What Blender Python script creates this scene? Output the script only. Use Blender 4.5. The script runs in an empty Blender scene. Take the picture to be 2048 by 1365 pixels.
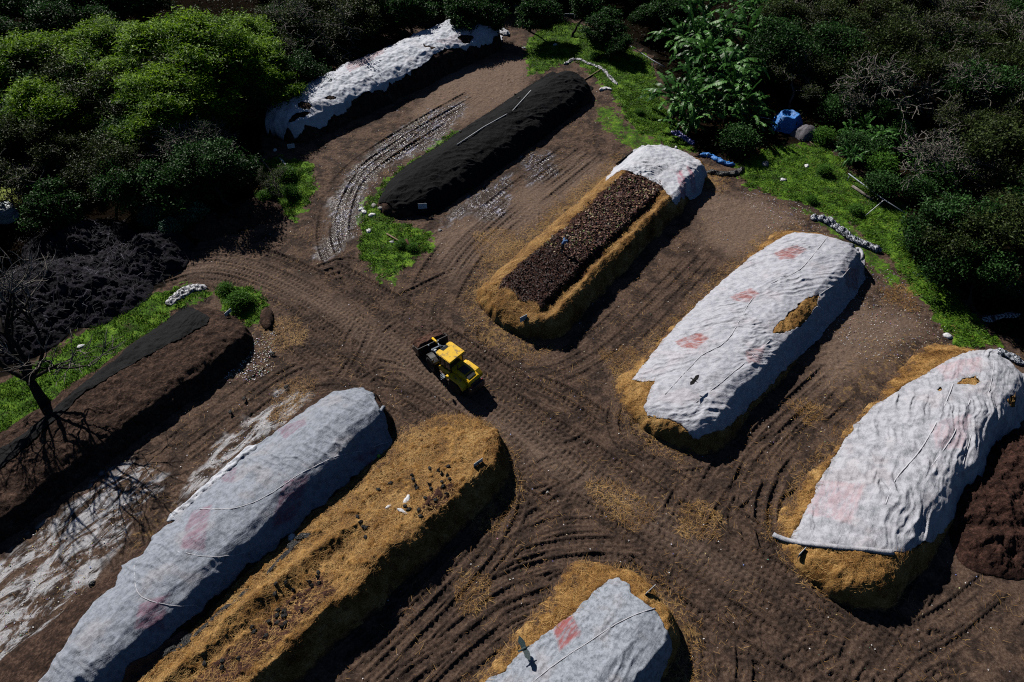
import bpy, bmesh, math, random
import numpy as np
from mathutils import Vector, Matrix
rng = np.random.default_rng(11)
RD = random.Random(5)
S = bpy.context.scene
COL = S.collection
rad = math.radians

# ------------------------------------------------------------------ camera model (photo pixels, 2048 wide) and ground unprojection
CH, CP, CF = 41.0, rad(48), 1365.0
fw = np.array([0, math.cos(CP), -math.sin(CP)]); upv = np.array([0, math.sin(CP), math.cos(CP)])
def ray(px, py):
    d = fw + np.array([1., 0, 0])*(px-1024)/CF - upv*(py-682)/CF
    return d
def G(px, py, z=0.):
    d = ray(px, py); t = (z-CH)/d[2]
    return np.array([d[0]*t, d[1]*t, z])
def Gp(pts, z=0.):
    return np.array([G(p[0], p[1], z)[:2] for p in pts])

# ------------------------------------------------------------------ noise
def _h(ix, iy, seed):
    h = (ix.astype(np.int64)*374761393 + iy.astype(np.int64)*668265263 + seed*1274126177) & 0xffffffff
    h = ((h ^ (h >> 13))*1274126177) & 0xffffffff
    h = (h ^ (h >> 16)) & 0xffffffff
    return h
def gn(x, y, seed=0):
    x = np.asarray(x, float); y = np.asarray(y, float)
    ix = np.floor(x); iy = np.floor(y); fx = x-ix; fy = y-iy
    ux = fx*fx*fx*(fx*(fx*6-15)+10); uy = fy*fy*fy*(fy*(fy*6-15)+10)
    def c(dx, dy):
        a = _h(ix+dx, iy+dy, seed)*(2*math.pi/4294967296.0)
        return np.cos(a)*(fx-dx)+np.sin(a)*(fy-dy)
    a = c(0, 0); b = c(1, 0); cc = c(0, 1); d = c(1, 1)
    return (a+(b-a)*ux)*(1-uy)+(cc+(d-cc)*ux)*uy
def fbm(x, y, f=1., o=4, seed=0, gain=.5):
    s = 0; a = 1.
    for i in range(o):
        s = s+a*gn(x*f+i*17.3, y*f-i*9.1, seed+i); f *= 2.03; a *= gain
    return s
def ridged(x, y, f=1., o=2, seed=0):
    s = 0; a = 1.
    for i in range(o):
        s = s+a*(1-2.6*np.abs(gn(x*f+i*7.7, y*f+i*3.3, seed+i)))
        f *= 1.9; a *= .5
    return s
def sstep(a, b, x):
    t = np.clip((x-a)/(b-a), 0, 1); return t*t*(3-2*t)
def sdf(X, Y, poly):
    """signed distance to a polygon, negative inside"""
    X = np.asarray(X, float); Y = np.asarray(Y, float)
    d = np.full(X.shape, 1e9); ins = np.zeros(X.shape, bool)
    n = len(poly)
    for i in range(n):
        x0, y0 = poly[i]; x1, y1 = poly[(i+1) % n]
        ex, ey = x1-x0, y1-y0; wx = X-x0; wy = Y-y0
        t = np.clip((wx*ex+wy*ey)/(ex*ex+ey*ey+1e-12), 0, 1)
        d = np.minimum(d, (wx-ex*t)**2+(wy-ey*t)**2)
        c = ((y0 <= Y) != (y1 <= Y))
        if abs(ey) > 1e-12:
            ins ^= c & (X < x0+(Y-y0)*ex/ey)
    d = np.sqrt(d)
    return np.where(ins, -d, d)
def sdf_far(X, Y, poly, m=3.):
    """as sdf but only near the polygon's box (flat arrays)"""
    out = np.full(X.shape, 99.)
    k = (X > poly[:, 0].min()-m) & (X < poly[:, 0].max()+m) & (Y > poly[:, 1].min()-m) & (Y < poly[:, 1].max()+m)
    if k.any(): out[k] = sdf(X[k], Y[k], poly)
    return out
def catmull(P, step=.1):
    P = [np.array(p, float) for p in P]
    P = [2*P[0]-P[1]]+P+[2*P[-1]-P[-2]]
    out = []
    for i in range(1, len(P)-2):
        L = np.linalg.norm(P[i+1]-P[i]); n = max(2, int(L/step))
        t = np.linspace(0, 1, n, endpoint=False)[:, None]
        out.append(.5*((2*P[i])+(-P[i-1]+P[i+1])*t+(2*P[i-1]-5*P[i]+4*P[i+1]-P[i+2])*t*t+(-P[i-1]+3*P[i]-3*P[i+1]+P[i+2])*t**3))
    out.append(P[-2][None])
    return np.concatenate(out)

# ------------------------------------------------------------------ mesh helpers
def npmesh(name, V, F, smooth=True, attrs=None):
    V = np.asarray(V, np.float32); F = np.asarray(F, np.int32)
    me = bpy.data.meshes.new(name)
    me.vertices.add(len(V)); me.vertices.foreach_set('co', V.ravel())
    k = F.shape[1]
    me.loops.add(F.size); me.loops.foreach_set('vertex_index', F.ravel())
    me.polygons.add(len(F)); me.polygons.foreach_set('loop_start', np.arange(len(F), dtype=np.int32)*k)
    me.update(calc_edges=True)
    me.polygons.foreach_set('use_smooth', np.full(len(F), smooth))
    for a, v in (attrs or {}).items():
        at = me.attributes.new(a, 'FLOAT', 'POINT'); at.data.foreach_set('value', np.asarray(v, np.float32).ravel())
    return me
def link(name, me, mat=None, parent=None, loc=None, rotz=None, **props):
    o = bpy.data.objects.new(name, me); COL.objects.link(o)
    if me is not None and mat is not None:
        for m in (mat if isinstance(mat, (list, tuple)) else [mat]): me.materials.append(m)
    if parent is not None: o.parent = parent
    if loc is not None: o.location = [float(c) for c in loc]
    if rotz is not None: o.rotation_euler = (0, 0, float(rotz))
    for k, v in props.items(): o[k] = v
    return o
def thing(name, label, cat, loc=(0, 0, 0), rotz=0., group=None):
    o = bpy.data.objects.new(name, None); COL.objects.link(o)
    o.empty_display_size = .3
    o.location = [float(c) for c in loc]; o.rotation_euler = (0, 0, float(rotz))
    o['label'] = label; o['category'] = cat
    if group: o['group'] = group
    return o
def dup(root, loc, rotz=0., label=None, scale=1., group=None):
    r = root.copy(); COL.objects.link(r); r.location = [float(c) for c in loc]; r.rotation_euler = (0, 0, float(rotz))
    r.scale = (scale,)*3 if np.isscalar(scale) else scale
    if label: r['label'] = label
    if group: r['group'] = group
    for ch in list(root.children):
        c = ch.copy(); COL.objects.link(c); c.parent = r
        for g in ch.children:
            d = g.copy(); COL.objects.link(d); d.parent = c
    return r
def gridfaces(nx, ny):
    i = np.arange(nx*ny).reshape(ny, nx)
    return np.stack([i[:-1, :-1], i[:-1, 1:], i[1:, 1:], i[1:, :-1]], -1).reshape(-1, 4)
def compact(V, F, at=None):
    used = np.unique(F); mp = np.zeros(len(V), np.int64); mp[used] = np.arange(len(used))
    return V[used], mp[F], ({k: v[used] for k, v in at.items()} if at else None)
class MB:
    """collects boxes, tubes and prisms and links them as one mesh"""
    def __init__(s): s.bm = bmesh.new(); s.mi = 0
    def box(s, c, d, rot=None, bev=0., mi=None):
        r = bmesh.ops.create_cube(s.bm, size=1); vs = r['verts']
        M = Matrix.Translation(Vector(c)) @ (rot.to_4x4() if rot else Matrix()) @ Matrix.Diagonal((*d, 1))
        bmesh.ops.transform(s.bm, matrix=M, verts=vs)
        fs = {f for v in vs for f in v.link_faces}
        for f in fs: f.material_index = s.mi if mi is None else mi
        if bev > 0:
            es = {e for v in vs for e in v.link_edges}
            bmesh.ops.bevel(s.bm, geom=list(es), offset=bev, segments=2, affect='EDGES', profile=.6)
        return s
    def tube(s, pts, r, k=8, mi=None, cap=True):
        pts = [Vector(p) for p in pts]; n = len(pts)
        rs = r if isinstance(r, (list, tuple)) else [r]*n
        rings = []; prev = None
        for i, p in enumerate(pts):
            d = (pts[min(i+1, n-1)]-pts[max(i-1, 0)]).normalized()
            u = d.orthogonal().normalized() if prev is None else (prev-d*prev.dot(d)).normalized()
            prev = u; w = d.cross(u)
            rings.append([s.bm.verts.new(p+(u*math.cos(2*math.pi*j/k)+w*math.sin(2*math.pi*j/k))*rs[i]) for j in range(k)])
        for a, b in zip(rings, rings[1:]):
            for j in range(k):
                f = s.bm.faces.new((a[j], a[(j+1) % k], b[(j+1) % k], b[j])); f.smooth = True; f.material_index = s.mi if mi is None else mi
        if cap:
            for q in (rings[0][::-1], rings[-1]):
                f = s.bm.faces.new(q); f.material_index = s.mi if mi is None else mi
        return s
    def lathe(s, prof, c, axis='y', k=20):
        """prof: (radius, along) pairs"""
        rings = []
        for (r, h) in prof:
            ring = []
            for j in range(k):
                a = 2*math.pi*j/k; ca, sa = r*math.cos(a), r*math.sin(a)
                v = {'y': (ca, h, sa), 'z': (ca, sa, h), 'x': (h, ca, sa)}[axis]
                ring.append(s.bm.verts.new(Vector(c)+Vector(v)))
            rings.append(ring)
        for a, b in zip(rings, rings[1:]):
            for j in range(k):
                f = s.bm.faces.new((a[j], a[(j+1) % k], b[(j+1) % k], b[j])); f.smooth = True
        s.bm.faces.new(rings[0]); s.bm.faces.new(rings[-1])
        return s
    def prism(s, outline, y0, y1, axis='y'):
        """outline in (x,z) extruded along y (or (x,y) along z)"""
        f = (lambda p, t: (p[0], t, p[1])) if axis == 'y' else (lambda p, t: (p[0], p[1], t))
        a = [s.bm.verts.new(f(p, y0)) for p in outline]; b = [s.bm.verts.new(f(p, y1)) for p in outline]
        n = len(outline)
        s.bm.faces.new(a); s.bm.faces.new(b[::-1])
        for i in range(n): s.bm.faces.new((a[i], b[i], b[(i+1) % n], a[(i+1) % n]))
        return s
    def build(s, name, mat, parent=None, **kw):
        bmesh.ops.recalc_face_normals(s.bm, faces=s.bm.faces)
        me = bpy.data.meshes.new(name); s.bm.to_mesh(me); s.bm.free()
        return link(name, me, mat, parent, **kw)

# ------------------------------------------------------------------ materials
class N:
    def __init__(s, name):
        s.m = bpy.data.materials.new(name); s.m.use_nodes = True; s.t = s.m.node_tree
        s.b = s.t.nodes['Principled BSDF']; s.out = s.t.nodes['Material Output']
        s.tc = s.t.nodes.new('ShaderNodeTexCoord').outputs['Object']
    def node(s, k, **kw):
        n = s.t.nodes.new(k)
        for a, v in kw.items(): setattr(n, a, v)
        return n
    def L(s, a, b): s.t.links.new(a, b)
    def val(s, x, sock):
        if hasattr(x, 'is_linked') or hasattr(x, 'links'): s.L(x, sock)
        else: sock.default_value = x
    def map(s, scale=(1, 1, 1), rot=(0, 0, 0)):
        # turn the direction rot[2] onto the x axis, then scale: x scale < y scale draws streaks out along that direction
        r = s.node('ShaderNodeMapping'); r.inputs['Rotation'].default_value = (rot[0], rot[1], -rot[2]); s.L(s.tc, r.inputs['Vector'])
        n = s.node('ShaderNodeMapping'); n.inputs['Scale'].default_value = scale
        s.L(r.outputs[0], n.inputs['Vector']); return n.outputs[0]
    def noise(s, scale=1., detail=6., rough=.55, vec=None, dist=0.):
        n = s.node('ShaderNodeTexNoise'); n.inputs['Scale'].default_value = scale; n.inputs['Detail'].default_value = detail
        n.inputs['Roughness'].default_value = rough; n.inputs['Distortion'].default_value = dist
        s.L(vec or s.tc, n.inputs['Vector']); return n.outputs['Fac']
    def voro(s, scale, vec=None, feature='F1', out='Distance'):
        n = s.node('ShaderNodeTexVoronoi', feature=feature); n.inputs['Scale'].default_value = scale
        s.L(vec or s.tc, n.inputs['Vector']); return n.outputs[out]
    def ramp(s, fac, stops):
        n = s.node('ShaderNodeValToRGB'); e = n.color_ramp.elements
        while len(e) < len(stops): e.new(.5)
        for q, (p, c) in zip(e, stops):
            q.position = p; q.color = (*c, 1) if len(c) == 3 else c
        s.L(fac, n.inputs[0]); return n.outputs[0]
    def mix(s, fac, a, b, mode='MIX'):
        n = s.node('ShaderNodeMix', data_type='RGBA', blend_type=mode)
        s.val(fac, n.inputs[0])
        for x, i in ((a, 6), (b, 7)):
            if isinstance(x, tuple): n.inputs[i].default_value = (*x, 1)
            else: s.L(x, n.inputs[i])
        return n.outputs[2]
    def math(s, op, a, b=0., c=None):
        n = s.node('ShaderNodeMath', operation=op); s.val(a, n.inputs[0]); s.val(b, n.inputs[1])
        if c is not None: s.val(c, n.inputs[2])
        return n.outputs[0]
    def step(s, x, lo, hi):
        n = s.node('ShaderNodeMapRange', interpolation_type='SMOOTHSTEP'); s.val(x, n.inputs[0])
        n.inputs[1].default_value = lo; n.inputs[2].default_value = hi; return n.outputs[0]
    def attr(s, name):
        n = s.node('ShaderNodeAttribute'); n.attribute_name = name; return n.outputs['Fac']
    def bump(s, h, dist=.05, strength=1., prev=None):
        n = s.node('ShaderNodeBump'); n.inputs['Strength'].default_value = strength; n.inputs['Distance'].default_value = dist
        s.L(h, n.inputs['Height'])
        if prev is not None: s.L(prev, n.inputs['Normal'])
        return n.outputs[0]
    def done(s, color=None, rough=.9, normal=None, spec=.3, metal=0.):
        if color is not None:
            if isinstance(color, tuple): s.b.inputs['Base Color'].default_value = (*color, 1)
            else: s.L(color, s.b.inputs['Base Color'])
        s.val(rough, s.b.inputs['Roughness']); s.val(spec, s.b.inputs['Specular IOR Level'])
        s.b.inputs['Metallic'].default_value = metal
        if normal is not None: s.L(normal, s.b.inputs['Normal'])
        return s.m
def simple(name, col, rough=.6, var=.15, scale=6., bump=.01, spec=.4, metal=0., dirt=None, dscale=3.):
    n = N(name); f = n.noise(scale, 6)
    lo = tuple(c*(1-var) for c in col); hi = tuple(min(1, c*(1+var)) for c in col)
    c = n.ramp(f, [(.3, lo), (.7, hi)])
    if dirt: c = n.mix(n.step(n.noise(dscale, 8, .65), .5, .68), c, dirt)
    return n.done(c, rough, n.bump(n.noise(scale*6, 4), bump), spec, metal)
def footmix(n, c, b):
    soil = n.ramp(b, [(.33, (.02, .011, .008)), (.5, (.08, .048, .032)), (.7, (.19, .12, .085))])
    m = n.math('ADD', n.attr('bd'), n.math('MULTIPLY', n.math('SUBTRACT', n.noise(1.1, 7, .72), .5), 2.2))
    return n.mix(n.step(m, -.05, .3), soil, c)
def lumpy(name, stops, s1=1.2, s2=14., bd=.06, rough=.95, stretch=(1, 1, 1), rotz=0., spec=.15, foot=False):
    n = N(name); v = n.map(stretch, (0, 0, rotz))
    a = n.noise(s1 if not foot else .55, 6, .66); b = n.noise(s2, 6, .7, v, .6)
    f = n.math('ADD', n.math('MULTIPLY', a, .45), n.math('MULTIPLY', b, .55))
    c = n.ramp(f, stops)
    if foot: c = footmix(n, c, b)
    return n.done(c, rough, n.bump(b, bd), spec)
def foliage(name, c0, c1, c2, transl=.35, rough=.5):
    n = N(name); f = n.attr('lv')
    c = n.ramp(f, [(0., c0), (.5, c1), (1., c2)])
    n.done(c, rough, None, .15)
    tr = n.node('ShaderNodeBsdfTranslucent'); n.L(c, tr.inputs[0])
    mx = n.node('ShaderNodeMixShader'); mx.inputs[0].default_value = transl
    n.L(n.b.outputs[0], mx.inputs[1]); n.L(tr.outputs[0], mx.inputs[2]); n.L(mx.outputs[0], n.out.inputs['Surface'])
    return n.m

M = {}
M['straw'] = lumpy('straw', [(.37, (.025, .011, .004)), (.45, (.15, .068, .018)), (.54, (.38, .21, .068)), (.64, (.64, .43, .19))], 1.1, 11., .07, stretch=(1, 2.4, 1), rotz=.6, foot=True)  # darkest stop paints the shade in gaps between straw tufts
M['fiber'] = N('straw_fiber'); _f = M['fiber'].attr('lv')
M['fiber'] = M['fiber'].done(M['fiber'].ramp(_f, [(0, (.07, .03, .008)), (.45, (.3, .15, .04)), (1, (.65, .41, .15))]), .7, None, .3)
M['soilpile'] = lumpy('soil_pile', [(.34, (.008, .005, .004)), (.5, (.04, .023, .017)), (.66, (.13, .08, .058))], 1.5, 6., .1)
M['compost'] = lumpy('dark_compost', [(.35, (.006, .003, .0025)), (.5, (.035, .017, .013)), (.66, (.12, .06, .045))], 2., 7., .09)
M['graymound'] = lumpy('grey_mound', [(.35, (.004, .004, .006)), (.55, (.02, .018, .026)), (.7, (.11, .1, .125))], 1.5, 7., .15)  # tree shade put into the colour, purple-grey streaks painted for lit spots
M['wood'] = lumpy('weathered_wood', [(.3, (.08, .055, .035)), (.5, (.2, .15, .1)), (.7, (.35, .29, .22))], 3., 20., .02, stretch=(1, 6, 1))
M['bark_dark'] = lumpy('dark_bark', [(.3, (.008, .007, .006)), (.6, (.035, .03, .025)), (.75, (.08, .07, .06))], 3., 18., .03)
M['bark_grey'] = lumpy('grey_bark', [(.35, (.05, .043, .038)), (.52, (.2, .18, .16)), (.68, (.46, .43, .4))], 2., 15., .02)
M['yellow'] = simple('yellow_paint', (.86, .52, .012), .38, .08, 2., .003, .5, dirt=(.26, .17, .07), dscale=3.5)
M['black'] = simple('black_steel', (.02, .021, .024), .5, .3, 5., .005, .5, dirt=(.07, .055, .045))
M['rubber'] = simple('tyre_rubber', (.018, .017, .018), .85, .3, 9., .01, .3, dirt=(.07, .05, .035))
M['bluegrey'] = simple('worn_steel', (.09, .11, .14), .4, .3, 8., .006, .6, metal=.6)
M['glass'] = simple('cab_glass', (.01, .016, .022), .08, .1, 2., 0., .8)
M['roofglass'] = simple('roof_window', (.1, .13, .15), .15, .2, 8., 0., .8)
M['white'] = simple('white_board', (.62, .66, .7), .6, .1, 8., .002, dirt=(.3, .28, .26), dscale=9.)
M['ink'] = simple('ink', (.05, .06, .09), .7)
M['pipe'] = simple('white_pipe', (.62, .64, .66), .4, .12, 4., .002)
M['bluepipe'] = simple('grey_pipe', (.3, .34, .4), .45, .15, 4., .002)
M['tarpblue'] = simple('blue_tarp', (.02, .2, .62), .32, .25, 5., .05, .6)
M['tarpgrey'] = simple('grey_tarp', (.13, .12, .14), .5, .3, 5., .05, .5)
M['bag'] = simple('white_plastic', (.75, .75, .78), .4, .12, 12., .03, .5)
M['blackplastic'] = simple('black_plastic', (.012, .013, .016), .33, .3, 9., .05, .6)
M['featherblack'] = simple('black_feathers', (.009, .009, .01), .6, .3, 20., .01, .3)
M['feathergrey'] = simple('grey_skin', (.06, .055, .055), .7)
M['fteal'] = simple('dark_teal_feathers', (.012, .035, .042), .5, .3, 20., .01, .4)
M['skin'] = simple('skin', (.2, .1, .06), .55)
M['shirt'] = simple('blue_shirt', (.1, .2, .42), .8, .2, 20.)
M['trousers'] = simple('dark_trousers', (.018, .02, .028), .85, .2, 20.)
M['cap'] = simple('pale_cap', (.35, .3, .24), .8)
M['ball'] = simple('green_ball', (.3, .62, .05), .4)
M['rock'] = simple('pale_rock', (.32, .31, .3), .85, .3, 6., .04)
M['tank'] = simple('tank_white', (.6, .68, .72), .45, .1, 3., .002)
M['fol_bright'] = foliage('bright_leaves', (.004, .022, .001), (.06, .17, .004), (.36, .6, .025), .4)
M['fol_dark'] = foliage('dark_leaves', (.002, .008, .002), (.01, .036, .007), (.06, .16, .035), .25)
M['fol_olive'] = foliage('olive_leaves', (.003, .007, .002), (.017, .03, .007), (.09, .13, .03), .25)
M['fol_blue'] = foliage('blue_green_leaves', (.012, .04, .022), (.035, .11, .06), (.11, .22, .14), .2, .35)
M['fol_banana'] = foliage('banana_leaves', (.004, .02, .004), (.02, .085, .012), (.12, .3, .06), .2, .42)
M['fol_green'] = foliage('green_leaves', (.015, .05, .008), (.05, .15, .018), (.12, .28, .035), .35, .45)
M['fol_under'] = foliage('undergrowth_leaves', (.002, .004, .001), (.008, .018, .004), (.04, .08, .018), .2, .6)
M['grass'] = foliage('grass_blades', (.018, .055, .005), (.085, .21, .014), (.24, .42, .035), .35, .5)
# ------------------------------------------------------------------ windrows: height functions
def AX(ang): c, s = math.cos(rad(ang)), math.sin(rad(ang)); return c, s
def toAN(x, y, ang): c, s = AX(ang); return x*c+y*s, x*s-y*c
def toXY(a, n, ang): c, s = AX(ang); return a*c+n*s, a*s-n*c
PILES = {
 'p1': dict(ang=46.5, a=(30.3, 65.5), e=(3., 3.), prof=[(-71.6, 0), (-70.3, 1.6), (-68.5, 2.5), (-66, 2.85), (-64, 2.6), (-62.7, 1.95), (-61.7, 0)], lump=.22, seed=1),
 'p2': dict(ang=52, a=(34.6, 67.6), e=(7., 3.5), prof=[(-46.5, 0), (-45, 1.0), (-43.6, 1.95), (-42.8, 2.15), (-41, 1.9), (-39.8, 1.45), (-39.2, .9), (-38.7, 0)], lump=.1, seed=2),
 'p3': dict(ang=53, a=(30.2, 61.), e=(2.6, 3.), prof=[(-28.2, 0), (-27.3, .9), (-26.5, 1.65), (-26., 1.8), (-25.6, 1.75), (-24, 1.85), (-22.2, 1.8), (-20.4, 1.9), (-20., 1.6), (-19.5, .8), (-19.2, 0)], lump=.14, seed=3),
 'p6': dict(ang=47, a=(27.2, 56.), e=(2.6, 3.), prof=[(-16.6, 0), (-15.3, .6), (-13.2, 1.5), (-11, 2.0), (-9.4, 2.05), (-8.7, 1.75), (-7.3, 0)], lump=.1, seed=4),
 'p7': dict(ang=44, a=(25., 51.5), e=(3., 4.), prof=[(-3.5, 0), (-2.3, .6), (-.3, 1.6), (1.6, 2.2), (3., 2.1), (3.7, 1.7), (4.9, 0)], lump=.12, seed=5),
 'p4': dict(ang=53, a=(-16., 18.7), e=(3., 3.), prof=[(-30.6, 0), (-29.6, .65), (-28, 1.5), (-26.6, 1.92), (-25.1, 1.92), (-24.5, 1.6), (-23.2, 0)], lump=.1, seed=6),
 'p8': dict(ang=47, a=(-16., 19.8), e=(3., 4.5), prof=[(-24.8, 0), (-23.4, .3), (-21.5, .85), (-19.8, 1.4), (-18.5, 1.9), (-17.6, 2.), (-17., 1.2), (-16.3, 0)], lump=.2, seed=7),
 'p5': dict(ang=53, a=(-14., 17.6), e=(3., 2.5), prof=[(-46.4, 0), (-45.3, .4), (-43.2, 1.0), (-41, 1.35), (-39.3, 1.5), (-38.6, 1.25), (-37.8, 0)], lump=.2, seed=8),
 'p10': dict(ang=50, a=(-6., 18.2), e=(3., 2.6), prof=[(-8.9, 0), (-7.6, .45), (-5, 1.5), (-3.5, 1.9), (-2.1, 1.8), (-1.5, 1.1), (-.9, 0)], lump=.08, seed=9),
}
MOUNDS = [  # x,y from pixels: px,py,z0 | radius, height
 ((292, 490), 3.6, 3.6, 2.2, 21), ((240, 520), 4.5, 3.4, 1.6, 22), ((120, 560), 7.5, 5., 2.2, 23), ((30, 600), 6., 6., 2.2, 24), ((150, 470), 5.5, 4., 2.2, 25),
 ((500, 415), 3.4, 2.4, .9, 26), ((420, 440), 3.2, 2.2, .8, 27)]
HEAP = [((2010, 1010), 3.6, 4.6, 1.3, 31), ((1985, 1080), 2.6, 2.2, 1.0, 32), ((2080, 940), 4., 4., 1.6, 33)]
def gz(x, y):
    return .16*gn(np.asarray(x)*.07, np.asarray(y)*.07, 90)+.05*gn(np.asarray(x)*.3, np.asarray(y)*.3, 91)
def pile_h(x, y, P, detail=True):
    x = np.asarray(x, float); y = np.asarray(y, float)
    wx = .45*gn(x*.35, y*.35, P['seed']+50)+.16*gn(x*1.3, y*1.3, P['seed']+51)
    wy = .45*gn(x*.35, y*.35, P['seed']+60)+.16*gn(x*1.3, y*1.3, P['seed']+61)
    a, n = toAN(x+wx, y+wy, P['ang'])
    a0, a1 = P['a']; n0, n1 = P['prof'][0][0], P['prof'][-1][0]; nc = (n0+n1)/2
    k = np.minimum(np.minimum((a-a0)/P['e'][0], (a1-a)/P['e'][1]), 1)
    kk = np.clip(k, 0, 1); w = np.sqrt(1-(1-kk)**2)
    nn = nc+(n-nc)/np.maximum(w, .02)
    z = np.interp(nn, [p[0] for p in P['prof']], [p[1] for p in P['prof']])
    z = z*np.where(k > 0, w**.9, 0)
    if P['seed'] == 3:   # bed standing a little above a trough inside the straw rim
        bed = sstep(-26, -25.6, n)*(1-sstep(-21.9, -21.4, n))*sstep(31.6, 32.4, a)
        tr = sstep(-21.8, -21.4, n)*(1-sstep(-20.9, -20.5, n))*sstep(31.5, 33, a)*(1-sstep(50, 53, a))
        z = z+.16*bed*(1-.5*sstep(41, 42, a))-.42*tr
    if P['seed'] == 7:
        m = (1-sstep(7., 9., a))
        z = z+m*(.5*np.exp(-((n+21.5)/.45)**2)-.22*sstep(-21, -20.4, n)*(1-sstep(-19.4, -18.2, n)))
    if detail:
        m = sstep(.1, .6, z)
        z = z+m*P['lump']*(fbm(x, y, .55, 3, P['seed']*7)+.35*gn(x*2.3, y*2.3, P['seed']))
    return z
def mound_h(x, y, L):
    z = np.full(np.shape(x), 0.)
    for (p, rx, ry, h, sd) in L:
        c = G(p[0], p[1], h*.6); wx = .7*gn(np.asarray(x)*.3, np.asarray(y)*.3, sd); wy = .7*gn(np.asarray(x)*.3, np.asarray(y)*.3, sd+7)
        r = np.sqrt(((x-c[0]+wx)/rx)**2+((y-c[1]+wy)/ry)**2)
        q = h*np.clip(1-r, 0, 1)**.85*1.15
        q = q+np.where(q > .05, .3*h*np.clip(1-r, 0, 1)*fbm(x, y, .6, 4, sd), 0)
        z = np.maximum(z, q)
    return z
def HT(x, y, only=None):
    x = np.asarray(x, float); y = np.asarray(y, float); z = np.zeros(x.shape)
    for k, P in PILES.items():
        if only and k not in only: continue
        z = np.maximum(z, pile_h(x, y, P))
    return gz(x, y)+z
def march(px, py):
    """the point of the piles and the ground that lies under a photo pixel"""
    d = ray(px, py); t0 = (3.2-CH)/d[2]; t1 = (-.4-CH)/d[2]
    t = np.linspace(t0, t1, 260); P = d[None]*t[:, None]+np.array([0, 0, CH])
    h = HT(P[:, 0], P[:, 1]); i = np.argmax(P[:, 2] <= h)
    if P[i, 2] > h[i]: i = len(t)-1
    return np.array([P[i, 0], P[i, 1], h[i]])
def mpts(L): return np.array([march(*p) for p in L])

# ------------------------------------------------------------------ covers: outlines
COV = {
 'c1': ('p1', [(532, 228), (545, 205), (600, 175), (640, 155), (700, 118), (760, 96), (810, 76), (870, 45), (930, 26), (965, 26), (992, 48), (1020, 68), (1005, 86), (985, 84), (960, 97), (925, 102), (895, 99), (870, 110), (850, 130), (820, 148), (790, 165), (770, 182), (735, 186), (705, 205), (690, 226), (668, 236), (650, 255), (628, 258), (612, 253), (606, 272), (590, 280), (560, 274), (532, 262)]),
 'c2': ('p2', [(757, 408), (765, 380), (790, 350), (840, 314), (900, 270), (960, 230), (1040, 180), (1105, 138), (1130, 128), (1172, 145), (1186, 175), (1165, 215), (1100, 278), (1030, 335), (930, 398), (875, 440), (830, 428), (790, 420)]),
 'c3': ('p3', [(1208, 365), (1228, 338), (1250, 310), (1285, 292), (1325, 286), (1375, 305), (1404, 330), (1416, 354), (1402, 388), (1386, 400), (1375, 396), (1352, 412), (1346, 404), (1331, 384), (1318, 370), (1300, 361), (1280, 352), (1262, 346), (1245, 341), (1228, 350)]),
 'c6': ('p6', [(1262, 762), (1290, 725), (1320, 688), (1380, 623), (1440, 567), (1500, 516), (1555, 480), (1590, 466), (1650, 472), (1712, 498), (1728, 520), (1730, 560), (1722, 600), (1700, 632), (1660, 668), (1635, 684), (1600, 712), (1560, 752), (1500, 812), (1450, 860), (1395, 884), (1383, 880), (1362, 852), (1330, 838), (1298, 830), (1288, 812), (1302, 780), (1312, 762), (1288, 764)]),
 'c7': ('p7', [(1578, 1082), (1600, 1040), (1625, 1000), (1638, 960), (1660, 925), (1690, 878), (1720, 840), (1748, 812), (1790, 786), (1800, 775), (1850, 750), (1900, 718), (1970, 700), (2015, 712), (2060, 745), (2090, 790), (2060, 840), (2020, 880), (1995, 905), (1962, 960), (1925, 1010), (1890, 1060), (1860, 1086), (1800, 1108), (1700, 1100), (1620, 1090)]),
 'c4': ('p4', [(700, 778), (728, 778), (748, 790), (752, 812), (772, 830), (778, 855), (783, 885), (770, 905), (740, 930), (690, 965), (650, 1000), (600, 1050), (560, 1090), (500, 1130), (440, 1190), (380, 1240), (320, 1290), (260, 1340), (220, 1400), (40, 1400), (95, 1345), (130, 1290), (160, 1240), (188, 1205), (232, 1172), (245, 1130), (290, 1108), (306, 1070), (352, 1042), (335, 1040), (372, 1008), (368, 1000), (402, 972), (440, 935), (462, 912), (500, 893), (560, 858), (620, 815), (660, 788)]),
 'c5': ('p5', [(369, 613), (385, 616), (421, 637), (414, 650), (376, 671), (328, 695), (274, 725), (239, 743), (192, 773), (154, 797), (116, 837), (60, 890), (-20, 960), (-60, 950), (-30, 915), (20, 888), (85, 838), (113, 814), (137, 794), (164, 770), (205, 737), (236, 717), (253, 698), (308, 660), (352, 622)]),
 'c10': ('p10', [(1222, 1158), (1238, 1156), (1256, 1170), (1266, 1190), (1308, 1218), (1335, 1265), (1344, 1300), (1346, 1420), (930, 1420), (975, 1362), (1004, 1345), (1050, 1300), (1100, 1262), (1150, 1225), (1190, 1182)]),
}
HOLES = {
 'c1': [[(575, 252), (585, 232), (605, 226), (620, 226), (612, 236), (590, 246)], [(596, 214), (603, 202), (616, 206), (626, 214), (618, 222), (603, 220)], [(650, 200), (660, 190), (672, 197), (660, 204)], [(915, 74), (935, 70), (948, 77), (940, 92), (925, 90)], [(845, 88), (855, 92), (872, 98), (866, 100), (850, 96)]],
 'c6': [[(1546, 668), (1550, 655), (1566, 640), (1585, 620), (1610, 600), (1640, 590), (1638, 604), (1622, 630), (1602, 652), (1580, 664)]],
 'c7': [[(1912, 768), (1922, 758), (1950, 754), (1958, 762), (1950, 772), (1928, 770)], [(1870, 780), (1884, 776), (1878, 784)], [(2014, 800), (2020, 792), (2032, 796), (2028, 812), (2020, 816)]],
}
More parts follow.
